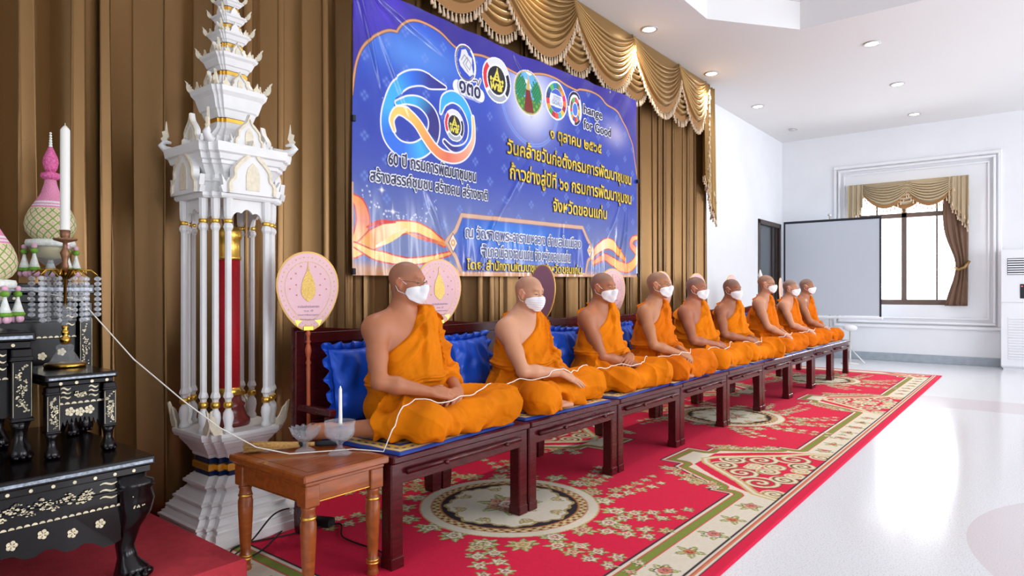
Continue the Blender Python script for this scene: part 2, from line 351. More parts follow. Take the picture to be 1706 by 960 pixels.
t = empty('smoke_detector', (-3.33, 12.0, ZC), label='small grey ceiling fitting beyond the last left-hand downlight', cat='ceiling fitting')
MB().lathe([(.06, 0), (.06, -.02), (.04, -.035), (.0005, -.036)], 16).build('body', M['lampoff'], t)
box1('bracket', M['lampoff'], t, -.02, .09, -.015, .015, -.03, -.015)

# ================================================================== CURTAINS
rng = np.random.default_rng(7)
def curtain(name, y0, y1, z0, z1, xb, pitch, amp, label, m=None, seed=0, axis='x', parent=None, gather=None):
    r = np.random.default_rng(seed); n = int((y1 - y0) / .009); nz = 26
    t = np.linspace(0, 1, n); w_ = y1 - y0; k = w_ / pitch
    ph = 2*PI*k*t + .9*np.sin(2*PI*t*k*.31 + r.uniform(0, 6)) + .5*np.sin(2*PI*t*k*.17 + r.uniform(0, 6)); V = []
    zz = np.linspace(z0, z1, nz)
    am = amp * (.75 + .35*np.sin(t*k*1.7 + r.uniform(0, 6)))
    for z in zz:
        s = (z - z0) / (z1 - z0); p = ph + .45*np.sin(t*k*.9 + 2.1*s + seed) * (1 - s)
        a = am * (1.0 - .25*s)
        dx = a*np.sign(np.sin(p))*np.abs(np.sin(p))**.8 + .18*a*np.sin(2*p + 1) + .07*a*np.sin(3.1*p + s*2)
        dy = pitch*.24*np.sin(2*p + .3) * (1-.2*s)
        yy = y0 + w_*t + dy
        if gather is not None: yy = gather(yy, z)
        V.append(np.c_[xb + dx, yy, np.full(n, z)] if axis == 'x' else np.c_[yy, xb + dx, np.full(n, z)])
    V = np.concatenate(V); F = grid_faces(nz, n)
    o = quick_mesh(name, V, F, m or M['curtain'], parent)
    md = o.modifiers.new('thick', 'SOLIDIFY'); md.thickness = .004
    if label: tag(o, label, 'curtain', 'floor-length gold curtains along the wall' if axis == 'x' else None)
    return o
curtain('curtain', -1.6, 1.27, .02, 3.98, -3.565, .27, .105, 'dark brown-gold satin curtain behind the black altar tables', seed=3)
curtain('curtain', 1.22, 2.68, .02, 3.98, -3.565, .24, .095, 'gold-brown satin curtain between white spire shrine and banner', seed=11)
curtain('curtain', 2.62, 4.66, .02, 3.98, -3.585, .21, .085, 'gold-brown satin curtain seen under the left half of the banner', seed=5)
curtain('curtain', 4.58, 6.56, .02, 3.98, -3.585, .21, .085, 'gold-brown satin curtain seen under the right half of the banner', seed=8)
curtain('curtain', 6.50, 8.66, .02, 3.98, -3.565, .22, .085, 'pale gold satin curtain right of the banner beside the white wall', seed=14)

# ------------------------------------------------------------------ valance
def tassel_mesh(s=1.0):
    m = MB(); m.lathe([(.002*s, 0), (.0035*s, -.008*s), (.008*s, -.012*s), (.009*s, -.018*s), (.005*s, -.024*s), (.009*s, -.032*s), (.015*s, -.075*s), (.013*s, -.078*s)], 7)
    me = bpy.data.meshes.new('tassel'); me.from_pydata(m.v, [], m.f); me.materials.append(M['tassel']); me.polygons.foreach_set('use_smooth', [True]*len(me.polygons)); return me
TM = tassel_mesh(1.0); TMs = tassel_mesh(.9)
def tassels(pts, parent, step, me=TM, rnd=random.Random(4)):
    """hang tassels along a polyline"""
    pts = [Vector(p) for p in pts]; acc = 0; k = 0
    for a, b in zip(pts, pts[1:]):
        L = (b - a).length; d = (step - acc)
        while d <= L:
            p = a + (b - a) * (d / L); o = link('tassel', me, parent, p); o.rotation_euler = (rnd.uniform(-.12, .12), rnd.uniform(-.12, .12), rnd.uniform(0, 6)); d += step; k += 1
        acc = (acc + L) % step
    return k
def swag(parent, u0, w_, ztop, drop, xf, nf, m, step=.045, axis='x', depth=.09, side=.22, skew=0, tm=TM, first=.14, band=True):
    nu, nv = 40, 96
    u = np.linspace(0, 1, nu)[None, :]; v = np.linspace(0, 1, nv)[:, None]
    sh = np.sin(PI*u)**.75; uu = u + skew*sh*v*.0
    z = ztop - side*v - (drop*first + (drop*(1-first) - side)*v) * sh
    yy = u0 + w_*(u + skew*sh*v)
    fold = np.abs(np.sin(PI*nf*np.clip(v/.86, 0, 1)**.9))**.7; sh = np.sin(PI*u)**.66
    env = .35 + .65*sh
    x = xf + depth*(.25 + .75*v)*env*.8 + .050*fold*env
    sx = 1 if axis == 'x' else -1
    X = (x if axis == 'x' else 2*xf - x); Z = z + 0*u
    V = np.stack([X, yy + 0*v, Z], -1) if axis == 'x' else np.stack([yy + 0*v, X, Z], -1)
    V = V.reshape(-1, 3); o = quick_mesh('swag', V, grid_faces(nv, nu), m, parent)
    md = o.modifiers.new('thick', 'SOLIDIFY'); md.thickness = .004
    G = V.reshape(nv, nu, 3); e = G[-1]
    if band:
        b = MB(); off = np.array([.004*sx, 0, 0]) if axis == 'x' else np.array([0, -.004, 0])
        up = G[-13]
        b.loft([[tuple(p) for p in (G[j] + off*2.2)] for j in range(nv-13, nv, 3)] + [[tuple(p) for p in (e + off*2.2 + np.array([0, 0, -.012]))]], cap=False, closed=False, smooth=True)
        b.build('braid', M['swagband'], o)
    tassels([tuple(p + (np.array([.01*sx, 0, -.008]) if axis == 'x' else np.array([0, -.01, -.008]))) for p in e], o, step, tm)
    return o
val = empty('valance', (0, 0, 0), label='gold swagged valance with tassel fringe along the curtain top', cat='valance')
MB().box(-3.52, -3.49, -1.6, 8.70, 3.62, 4.045, .004).build('pelmet', M['swag'], val)
MB().box(-3.60, -3.49, 8.66, 8.70, 3.55, 4.045, .004).build('pelmet_return', M['swag'], val)
J = [.45, 1.68, 2.90, 4.12, 5.28, 6.46, 7.64]
for k, y in enumerate(J[:-1]):
    swag(val, y - .03, J[k+1]-y+.06, 4.03, .73, -3.475, 8, M['swag'], side=.12, first=.22)
    if k: swag(val, y-.36, .72, 3.86, .53, -3.485, 7, M['swag'], side=.25, depth=.04, first=.05)
swag(val, 7.28, .72, 3.86, .53, -3.485, 7, M['swag'], side=.25, depth=.04, first=.05)
swag(val, 7.62, .86, 4.03, .72, -3.475, 8, M['swag'], side=.10)
# cascade (jabot) of the valance: pleated tail with zigzag tasselled hem
def jabot(parent, a0, a1, ztop, zb0, zb1, xf, m, axis='x', pleats=4, tm=TM, amp=.05, step=.04):
    nu, nv = 60, 24; u = np.linspace(0, 1, nu); zig = np.abs(((u*pleats) % 1)*2 - 1)
    yy = a0 + (a1-a0)*u; x = amp*(zig) + .012*np.sin(u*40)
    zb = zb0 + (zb1-zb0)*u + .06*(1-zig)
    V = []
    for k in range(nv):
        s = k/(nv-1); z = ztop + (zb - ztop)*s; flare = .5 + .5*s
        V.append(np.c_[xf + x*flare, yy, z] if axis == 'x' else np.c_[yy, xf - x*flare, z])
    V = np.concatenate(V); o = quick_mesh('cascade', V, grid_faces(nv, nu), m, parent)
    o.modifiers.new('t', 'SOLIDIFY').thickness = .004
    e = V.reshape(nv, nu, 3)[-1]
    tassels([tuple(p) for p in e], o, step, tm)
    tassels([tuple(p) for p in V.reshape(nv, nu, 3)[-5][::1]], o, step*2.2, tm)
    return o
jabot(val, 8.36, 8.72, 3.98, 2.75, 2.16, -3.46, M['swag'], pleats=5)
tassels([(-3.38, 8.42, 3.95 - .06*i) for i in range(20)], val, .06)

# ---- back window valance and drape
wv = empty('window_valance', (0, 0, 0), label='gold swagged valance with jabot over the back window', cat='valance')
YF = YB - .13
MB().box(-2.62, -.85, YF+.03, YF+.05, 2.86, 3.10, .004).box(-2.62, -2.60, YF+.05, YB-.066, 2.6, 3.10).box(-.87, -.85, YF+.05, YB-.066, 2.6, 3.10).build('pelmet', M['swagpale'], wv)
swag(wv, -2.40, .74, 3.09, .44, YF+.02, 7, M['swagpale'], axis='y', side=.12, depth=.05, tm=TMs, step=.06)
swag(wv, -1.74, .72, 3.09, .44, YF+.02, 7, M['swagpale'], axis='y', side=.12, depth=.05, tm=TMs, step=.06)
swag(wv, -1.98, .46, 3.05, .42, YF+.035, 6, M['swagpale'], axis='y', side=.28, depth=.02, first=.02, tm=TMs, step=.06)
jabot(wv, -1.12, -.85, 3.09, 2.65, 2.20, YF, M['swagpale'], 'y', 4, TMs, .04, .06)
jabot(wv, -2.38, -2.62, 3.09, 2.68, 2.30, YF, M['swagpale'], 'y', 3, TMs, .04, .06)
def gath(y, z):
    k = np.exp(-((z - 1.62)/.42)**2); c = -.86; f = 1 - .52*k if z > 1.62 else 1 - .52*np.exp(-((z-1.62)/.5)**2)
    return c + (y - c)*f
dr2 = curtain('side_drape', -1.20, -.86, .97, 2.86, YB-.09, .085, .022, None, M['drape'], seed=2, axis='y', gather=gath)
tag(dr2, 'brown drape tied back at the right side of the window', 'curtain')
mb = MB(); mb.tube([(-1.04, YB-.10, 1.60), (-.98, YB-.135, 1.56), (-.90, YB-.14, 1.60), (-.84, YB-.10, 1.70)], .022, 8); mb.build('tieback', M['swag'], dr2)
dr3 = None and curtain('side_drape', -2.60, -2.34, .97, 2.86, YB-.09, .085, .022, None, M['drape'], seed=4, axis='y')

# ================================================================== BANNER (print carried as a colour attribute on a fine wrinkled sheet)
BY0, BY1 = 2.60, 6.40
def bz(y, t):   # t 0 bottom .. 1 top
    s = (y - BY0)/(BY1 - BY0); zb = 1.305 + .055*s; zt = 3.20 + .085*s - .035*np.sin(PI*s) ; return zb + (zt - zb)*t
CREASE = [((4.05, 1.9), (3.75, 1.32), .016, .022), ((4.4, 2.25), (3.9, 1.62), .014, .016), ((6.0, 2.1), (5.75, 1.75), .014, .016), ((6.15, 2.1), (5.95, 1.4), .010, .02), ((6.2, 2.1), (6.08, 1.38), .009, .016),
          ((2.66, 3.18), (3.15, 2.3), .022, .018), ((2.62, 3.2), (2.85, 2.5), .016, .014), ((2.7, 3.19), (3.5, 2.9), .02, .012), ((3.2, 2.0), (3.5, 1.4), .03, .016), ((4.25, 3.2), (4.45, 3.0), .01, .012), ((5.0, 1.9), (4.9, 1.35), .02, .01), ((4.6, 2.5), (4.2, 1.9), .03, .010)]
def relief(Y, Z):
    Y = np.asarray(Y, float); Z = np.asarray(Z, float)
    x = .010*np.sin(2.1*Y + .8*Z) + .006*np.sin(5.3*Y - 2*Z + 1)
    low = np.clip((2.1 - Z)/.8, 0, 1)
    x = x + low**1.5*(.010*np.sin(Y*24 + 2*np.sin(Y*3.1)) + .005*np.sin(Y*41 + 1 + Z*2))
    up = np.clip((Z - 2.75)/.5, 0, 1); x = x + up**1.3*.008*np.sin(Y*9 + Z*9) + up*.006*np.sin(Y*17 - Z*14)
    th = np.arctan2(3.3 - Z, Y - 2.55); rr = np.hypot(3.3 - Z, Y - 2.55)
    x = x + .011*np.sin(th*17 + 1)*np.exp(-rr/.9)
    for (a, b), (c, d), w_, am in CREASE:
        L2 = (c-a)**2 + (d-b)**2; t = ((Y-a)*(c-a) + (Z-b)*(d-b))/L2; tc_ = np.clip(t, 0, 1)
        dd = np.hypot(Y-a-tc_*(c-a), Z-b-tc_*(d-b)); x = x + am*1.2*np.exp(-(dd/w_)**2)*np.sin(PI*np.clip(tc_, .05, .95))
    return -3.385 + x
def seg_dist(P, Y, Z):
    """distance to polyline and arclength parameter"""
    best = np.full(Y.shape, 9.); par = np.zeros(Y.shape); P = np.array(P, float); Ls = np.r_[0, np.cumsum(np.hypot(*(P[1:]-P[:-1]).T))]
    for i in range(len(P)-1):
        a, b = P[i], P[i+1]; d = b-a; L2 = d@d + 1e-12
        t = np.clip(((Y-a[0])*d[0] + (Z-a[1])*d[1])/L2, 0, 1); q = np.hypot(Y-a[0]-t*d[0], Z-a[1]-t*d[1])
        m_ = q < best; best = np.where(m_, q, best); par = np.where(m_, (Ls[i] + t*(Ls[i+1]-Ls[i]))/Ls[-1], par)
    return best, par
def banner():
    nu, nv = 1000, 500
    s = np.linspace(0, 1, nu)[:, None]; t = np.linspace(0, 1, nv)[None, :]
    Y = BY0 + (BY1-BY0)*s + 0*t; Z = bz(Y, t); C = np.zeros((nu, nv, 3), np.float32)
    def put(mask, col, a=1.0):
        a = np.broadcast_to(np.asarray(mask, np.float32)*a, Y.shape)[..., None]; C[:] = C*(1-a) + np.asarray(col, np.float32)*a
    def edge(d, w_): return np.clip((w_ - d)/.004 + .5, 0, 1)
    def local(poly, pad=.12):
        P = np.array(poly); return (Y > P[:, 0].min()-pad) & (Y < P[:, 0].max()+pad) & (Z > P[:, 1].min()-pad) & (Z < P[:, 1].max()+pad)
    C[:] = L8(40, 64, 172); put(ss(2.2, 1.5, Z), L8(118, 130, 176), .9); put(ss(2.3, 2.9, Z)*ss(5.4, 4.2, Y)*.5, L8(50, 90, 214))
    put(np.exp(-((Y-3.15)/.45)**2 - ((Z-2.86)/.16)**2), L8(90, 150, 235), .75); put(np.exp(-((Y-5.9)/.22)**2 - ((Z-2.82)/.12)**2), L8(200, 190, 215), .6)
    r = np.hypot(Y-4.5, Z-2.86); put(np.exp(-(r/.30)**2.2), L8(236, 238, 250), .95)
    for rr_ in (.385, .405): put(np.exp(-((r-rr_)/.006)**2)*(Z < 2.9), L8(130, 165, 235), .6)
    # lattice of pale four-petal blossoms
    px_, pz_ = .36, .26
    for ox, oz in ((0, 0), (.5, .5)):
        a = ((Y/px_ + ox) % 1 - .5)*px_; b = ((Z/pz_ + oz) % 1 - .5)*pz_
        for da, db in ((.022, 0), (-.022, 0), (0, .022), (0, -.022)): put(np.exp(-(((a-da)**2 + (b-db)**2)/.012**2)), L8(120, 150, 225), .55)
    # border arch
    arch = catmull([(2.595, 2.45), (2.63, 2.66), (2.72, 2.82), (2.86, 2.93), (2.965, 2.965)], 8) + catmull([(2.975, 2.965), (3.06, 3.06), (3.2, 3.11), (3.38, 3.09), (3.55, 3.03), (3.68, 3.0)], 8) \
         + catmull([(3.70, 3.02), (3.9, 3.06), (4.2, 3.04), (4.38, 3.03)], 6) + catmull([(4.44, 3.06), (4.7, 3.12), (5.0, 3.11), (5.2, 3.10)], 6) + catmull([(5.24, 3.12), (5.45, 3.15), (5.6, 3.14), (5.72, 3.10)], 6) + catmull([(5.76, 3.09), (5.95, 3.06), (6.12, 2.95), (6.2, 2.88), (6.3, 2.78), (6.36, 2.6), (6.41, 2.45)], 6)
    out = pip(arch + [(6.6, 2.45), (6.6, 3.6), (2.4, 3.6), (2.4, 2.45)], Y, Z)
    put(out, L8(52, 42, 150)); put(out*np.exp(-((Z-3.0)/.2)**2)*np.exp(-((Y-2.8)/.3)**2), L8(80, 60, 200), .6)
    d, _ = seg_dist(arch, Y, Z); put(edge(d, .013), L8(70, 50, 90)); put(edge(d, .008), L8(214, 150, 100))
    # sparkles lower left
    for (a, b, q) in ((2.84, 1.875, .05), (2.93, 1.74, .09)):
        dy, dz = np.abs(Y-a), np.abs(Z-b); put(np.exp(-dz/.003)*np.clip(1-dy/q, 0, 1)**2 + np.exp(-dy/.003)*np.clip(1-dz/q, 0, 1)**2, L8(255, 250, 245), .95); put(np.exp(-(np.hypot(dy, dz)/.012)**2), L8(255, 255, 255), .9)
    rg = np.random.default_rng(2)
    for k in range(60):
        a = rg.uniform(2.68, 3.35); b = 1.84 - .25*abs(np.sin((a-2.68)*4.5))*.6 + rg.normal(0, .03); m_ = (np.abs(Y-a) < .03) & (np.abs(Z-b) < .03)
        C[m_] = C[m_] + (1 - C[m_])*np.exp(-(((Y[m_]-a)**2 + (Z[m_]-b)**2)/rg.uniform(.003, .007)**2))[:, None]*.8
    # festive ribbons
    put(ss(1.42, 1.34, Z), L8(232, 168, 110), .8)
    def band(path, w_, cols, rim=None):
        P = catmull(path, 10); d, p = seg_dist(P, Y, Z); wv_ = w_*(.35 + .65*np.sin(PI*np.clip(p, .03, .97))) if np.isscalar(w_) else np.interp(p, np.linspace(0, 1, len(w_)), w_)
        if rim is not None: put(edge(d, wv_ + .011), rim)
        cc = np.stack([np.interp(p, np.linspace(0, 1, len(cols)), [c[i] for c in cols]) for i in range(3)], -1)
        a = edge(d, wv_)[..., None]; C[:] = C*(1-a) + cc*a
        return d, p, wv_
    Yl, Or, Rd, Pk, Cr = L8(246, 208, 110), L8(240, 150, 50), L8(214, 50, 40), L8(236, 140, 110), L8(252, 236, 190)
    band([(2.60, 1.80), (2.66, 1.76), (2.69, 1.66), (2.66, 1.57), (2.60, 1.50)], .05, [Or, Pk, Yl], Rd)
    band([(2.62, 1.45), (2.75, 1.53), (2.9, 1.61), (3.1, 1.65), (3.25, 1.62), (3.42, 1.55)], [.03, .06, .05, .035, .03, .015], [Yl, Or, Cr, Yl, Yl, Or], Rd)
    band([(3.06, 1.61), (3.15, 1.585), (3.3, 1.565), (3.45, 1.55)], .014, [Or, Rd, Or])
    band([(2.72, 1.62), (2.82, 1.66), (2.95, 1.67)], .016, [Rd, Rd])
    band([(2.62, 1.50), (2.8, 1.44), (3.05, 1.41), (3.3, 1.44), (3.5, 1.49)], [.012, .03, .02, .018, .008], [Yl, Yl, Cr, Yl, Or], Rd)
    band([(2.80, 1.50), (2.92, 1.56), (3.05, 1.63)], .02, [Cr, Yl, Cr])
    band([(5.46, 1.53), (5.6, 1.64), (5.8, 1.69), (5.98, 1.62), (6.1, 1.54)], .05, [Or, Cr, Yl, Or], Rd)
    band([(5.5, 1.48), (5.7, 1.55), (5.9, 1.50), (6.15, 1.45), (6.33, 1.52), (6.38, 1.62), (6.26, 1.70), (6.3, 1.77), (6.42, 1.79)], .045, [Or, Pk, Yl, Or, Yl, Pk, Yl], Rd)
    # venue plaque
    plq = [(3.62, 1.78), (5.30, 1.815), (5.38, 1.71), (5.50, 1.59), (5.39, 1.50), (5.34, 1.365), (3.62, 1.335), (3.54, 1.47), (3.44, 1.565), (3.55, 1.66)]
    d, _ = seg_dist(plq + plq[:1], Y, Z); ins = pip(plq, Y, Z); put(ins, L8(42, 62, 170)); put(ins*np.exp(-((Y-4.3)/.7)**2 - ((Z-1.66)/.14)**2), L8(40, 130, 226), .9); put(ins*np.exp(-((Y-4.5)/.6)**2 - ((Z-1.42)/.1)**2), L8(120, 160, 225), .5)
    put(edge(d, .016), L8(214, 170, 140)); put(edge(np.abs(d-.018), .002), L8(150, 100, 80))
    for (a, b) in ((3.52, 1.565), (5.42, 1.60)):
        q = np.abs(Y-a)/.05 + np.abs(Z-b)/.075; put((q < 1.0), L8(60, 60, 80)); put((q < .85), L8(236, 222, 205)); put(np.hypot(Y-a, Z-b) < .026, L8(220, 160, 110)); put(np.hypot(Y-a, Z-b) < .01, L8(250, 230, 160))
    put(((Z < bz(Y, 0) + .022)), L8(222, 160, 116)); put((Y < BY0+.012)*(Z < 1.9), L8(222, 170, 126), .8)
    # ---- big 60
    Wh = L8(240, 240, 250); Cy, Bl, Nv = L8(60, 175, 235), L8(40, 110, 225), L8(44, 40, 130)
    six = [(3.44, 2.70), (3.30, 2.70), (3.19, 2.705), (3.06, 2.66), (2.955, 2.56), (2.90, 2.43), (2.886, 2.32), (2.91, 2.235), (2.99, 2.178), (3.10, 2.174), (3.205, 2.215), (3.295, 2.30), (3.32, 2.40), (3.285, 2.48), (3.19, 2.53), (3.08, 2.525), (2.97, 2.48)]
    band(six, [.008, .05, .05, .045, .045, .045, .05, .055, .055, .045, .03, .012], [Nv, L8(50, 60, 150), Bl, Cy, Cy, Bl, Bl, Cy, Nv, Nv, Cy, Cy], Wh)
    gold = [(2.945, 2.29), (2.925, 2.36), (2.975, 2.428), (3.067, 2.426), (3.158, 2.377), (3.236, 2.301), (3.316, 2.234), (3.415, 2.195), (3.553, 2.20), (3.66, 2.25), (3.745, 2.35), (3.762, 2.45), (3.752, 2.547)]
    zero = [(3.385, 2.50), (3.424, 2.597), (3.518, 2.65), (3.624, 2.631), (3.70, 2.555), (3.733, 2.46), (3.715, 2.36), (3.642, 2.29), (3.518, 2.262), (3.425, 2.30)]
    band(zero, [.006, .035, .04, .035, .03, .03, .025, .02, .012], [Cy, Cy, Cy, Cy, Bl, Bl, Nv, Nv], Wh)
    band(gold, [.008, .02, .035, .035, .035, .035, .035, .03, .025, .015, .01], [Yl, Yl, L8(240, 180, 90), L8(240, 150, 80), L8(230, 110, 80), L8(236, 150, 120), L8(236, 190, 160), Yl], Wh)
    # ---- round seals (plain generic emblems)
    def disc(a, b, ry, rz, col): put((np.hypot((Y-a)/ry, (Z-b)/rz) < 1), col)
    def arc(a, b, ry, rz, r0, r1, t0, t1, col):
        q = np.hypot((Y-a)/ry, (Z-b)/rz); th = np.degrees(np.arctan2((Z-b)/rz, (Y-a)/ry)) % 360; tt = (th - t0) % 360
        put((q > r0) & (q < r1) & (tt < (t1-t0) % 360 if (t1-t0) % 360 else True), col)
    def emblem(a, b, ry, rz):
        disc(a, b, ry*1.02, rz*1.02, Wh); arc(a, b, ry, rz, .72, .97, 20, 130, L8(225, 225, 232)); arc(a, b, ry, rz, .72, .95, 135, 215, L8(216, 50, 60)); arc(a, b, ry, rz, .72, .95, 225, 315, L8(165, 172, 185)); arc(a, b, ry, rz, .74, .95, 322, 30, L8(30, 34, 60))
        disc(a, b, ry*.64, rz*.64, L8(26, 26, 40)); ye = L8(232, 216, 80)
        def G(p, w_): d, _ = seg_dist([(a+u*ry, b+v*rz) for u, v in p], Y, Z); put(edge(d, w_*rz), ye)
        G([(-.26, -.12), (0, .42), (.26, -.12)], .05); G([(-.3, .02), (.3, .02)], .035); G([(-.1, .05), (-.1, .16), (.1, .16), (.1, .05)], .03); G([(0, .42), (0, .54)], .03)
        G([(-.42, -.16), (-.36, -.42), (-.24, -.2), (-.14, -.42), (-.02, -.16)], .045); G([(.06, -.2), (.14, -.16), (.1, -.42), (.24, -.42), (.24, -.2)], .045); G([(.34, -.4), (.34, -.2), (.44, -.14)], .045)
        for u in (-.42, .42): disc(a+u*ry, b+.02*rz, ry*.07, rz*.1, ye)
    emblem(4.05, 2.908, .18, .178); emblem(3.535, 2.44, .112, .118)
    # first badge: ring with grey engraved figure
    disc(3.665, 2.94, .128, .145, Wh); disc(3.665, 2.94, .105, .122, L8(48, 78, 196)); arc(3.665, 2.94, .128, .145, .84, .93, 60, 330, L8(110, 100, 105))
    fig = [(3.60, 2.97), (3.62, 3.03), (3.67, 3.05), (3.70, 3.01), (3.745, 3.0), (3.74, 2.94), (3.755, 2.88), (3.71, 2.85), (3.66, 2.87), (3.60, 2.90), (3.58, 2.94)]
    put(pip(fig, Y, Z), L8(226, 226, 232)); d, _ = seg_dist([(3.61, 2.95), (3.65, 3.0), (3.69, 2.97), (3.66, 2.93), (3.71, 2.90), (3.73, 2.95), (3.68, 2.99), (3.63, 2.93), (3.69, 2.88)], Y, Z); put(edge(d, .004), L8(140, 140, 150))
    d, _ = seg_dist(catmull([(3.75, 2.83), (3.80, 2.84), (3.80, 2.79), (3.84, 2.86)], 5), Y, Z); put(edge(d, .014), Wh); put(edge(d, .006), L8(90, 80, 80))
    # third: landscape with red-brown stupa
    disc(4.463, 2.906, .195, .192, Wh); disc(4.463, 2.906, .19, .187, L8(200, 175, 110)); q = np.hypot((Y-4.463)/.178, (Z-2.906)/.176) < 1
    put(q, L8(100, 175, 235)); put(q*(np.sin(Y*30)+np.sin(Z*55+Y*20) > .9)*(Z > 2.93), L8(225, 238, 250)); put(q*(Z < 2.86), L8(60, 130, 60)); put(q*((np.sin(Y*80)*np.sin(Z*90) > .3)*(Z < 2.86)), L8(120, 170, 70))
    tr = np.hypot((Y-4.35)/.085, (Z-2.94)/.10) < 1 + .25*np.sin(Y*140)*np.sin(Z*120); tr2 = np.hypot((Y-4.58)/.07, (Z-2.93)/.10) < 1 + .25*np.sin(Y*130)*np.sin(Z*110)
    put(q*(tr | tr2), L8(24, 118, 84)); put(q*((np.sin(Y*200)*np.sin(Z*170) > .2) & (tr | tr2)), L8(60, 150, 90))
    put(q*pip([(4.405, 2.74), (4.43, 2.93), (4.49, 2.93), (4.535, 2.74)], Y, Z), L8(124, 40, 38)); put(q*pip([(4.435, 2.93), (4.46, 3.06), (4.468, 3.06), (4.49, 2.93)], Y, Z), L8(206, 172, 90))
    # fourth: ring of many colours
    disc(4.862, 2.925, .17, .172, Wh); th = np.arctan2(Z-2.925, Y-4.862); q = np.hypot((Y-4.862)/.155, (Z-2.925)/.157)
    pal = [(229, 60, 70), (210, 160, 50), (80, 160, 80), (196, 40, 60), (235, 80, 60), (60, 180, 200), (240, 190, 60), (150, 30, 70), (245, 110, 50), (210, 40, 120), (240, 150, 60), (180, 130, 50), (70, 120, 80), (40, 130, 190), (90, 180, 90), (40, 90, 150), (50, 60, 110)]
    idx = ((th + PI)/(2*PI)*17).astype(int) % 17
    for k in range(17): put((q < 1)*(q > .68)*(idx == k), L8(*pal[k]))
    disc(4.862, 2.925, .105, .107, L8(230, 236, 248)); put((q < .66)*(np.abs(Z-2.925) > .055), L8(60, 95, 200))
    # fifth: letter C made of ring
    disc(5.17, 2.925, .125, .16, Wh); arc(5.17, 2.925, .125, .16, .80, .97, 45, 180, L8(30, 30, 70)); arc(5.17, 2.925, .125, .16, .80, .97, 270, 320, L8(30, 30, 60)); th = np.arctan2((Z-2.915)/1.2, Y-5.175); q = np.hypot((Y-5.175)/.09, (Z-2.915)/.115); idx = ((th+PI)/(2*PI)*17).astype(int) % 17
    for k in range(17): put((q < 1)*(q > .6)*(idx == k), L8(*pal[(k*5) % 17]))
    put((q < .5), L8(70, 120, 220)); put((q > .5)*(q < .6), Wh)
    d, _ = seg_dist(catmull([(3.595, 2.765), (3.58, 2.735), (3.61, 2.73), (3.62, 2.76), (3.585, 2.785)], 5), Y, Z)
    d, _ = seg_dist([(3.57, 2.74), (3.84, 2.735)], Y, Z); put(edge(d, .05), Wh); put(((Z > 2.675) & (Z < 2.69) & (Y > 3.6) & (Y < 3.84)), L8(180, 190, 230), .7)
    X = relief(Y, Z); V = np.stack([X, Y, Z], -1).reshape(-1, 3)
    o = quick_mesh('banner', V, grid_faces(nu, nv)[:, ::-1], M['banner'], None, True, C.reshape(-1, 3))
    tag(o, 'large blue vinyl banner with gold Thai lettering and a big 60', 'banner')
    return o
ban = banner()
def text_mesh(s, emb=0.0, spacing=1.0):
    cu = bpy.data.curves.new('t', 'FONT'); cu.body = s; cu.size = 1; cu.offset = emb; cu.space_character = spacing; cu.resolution_u = 2
    o = bpy.data.objects.new('t', cu); COL.objects.link(o); dg = bpy.context.evaluated_depsgraph_get(); me = bpy.data.meshes.new_from_object(o.evaluated_get(dg))
    bpy.data.objects.remove(o); V = np.zeros(len(me.vertices)*3, np.float32); me.vertices.foreach_get('co', V); return me, V.reshape(-1, 3)
def text_on(s, box_, m, parent, surf, emb=0.0, off=.003, name='lettering', ref=None, label=None):
    """box_=(a0,a1,b0,b1) target extents along the surface axes; surf(a,b,off)->xyz"""
    me, V = text_mesh(s, 0)
    if not len(V): return None, None
    F_ = [tuple(p.vertices) for p in me.polygons]; nV = len(V)
    if emb:      # embolden by overlaying shifted copies
        nd = 6 if emb < .03 else 10; sh = [(0, 0)] + [(emb*math.cos(2*PI*i/nd), emb*math.sin(2*PI*i/nd)) for i in range(nd)]
        V = np.concatenate([V + np.array([a_, b_, 0], np.float32) for a_, b_ in sh]); bpy.data.meshes.remove(me)
        me = bpy.data.meshes.new('t'); me.from_pydata(V.tolist(), [], [tuple(v + nV*i for v in f_) for i in range(len(sh)) for f_ in F_])
    if ref is None: ref = (V[:, 0].min(), V[:, 0].max(), V[:, 1].min(), V[:, 1].max())
    a = box_[0] + (V[:, 0]-ref[0])/(ref[1]-ref[0])*(box_[1]-box_[0]); b = box_[2] + (V[:, 1]-ref[2])/(ref[3]-ref[2])*(box_[3]-box_[2])
    P = surf(a, b, off); me.vertices.foreach_set('co', np.asarray(P, np.float32).ravel()); me.materials.clear(); me.materials.append(m); me.update()
    o = link(name, me, parent)
    if label: o['label'] = label
    return o, ref
def bsurf(a, b, off): return np.c_[relief(a, b) + off, a, b]
flat('gold_print', (236, 206, 70)); flat('brown_print', (92, 60, 24)); flat('white_print', (238, 238, 246)); flat('dark_print', (34, 34, 70)); flat('navyprint', (40, 44, 90)); flat('greyblueprint', (96, 104, 150))
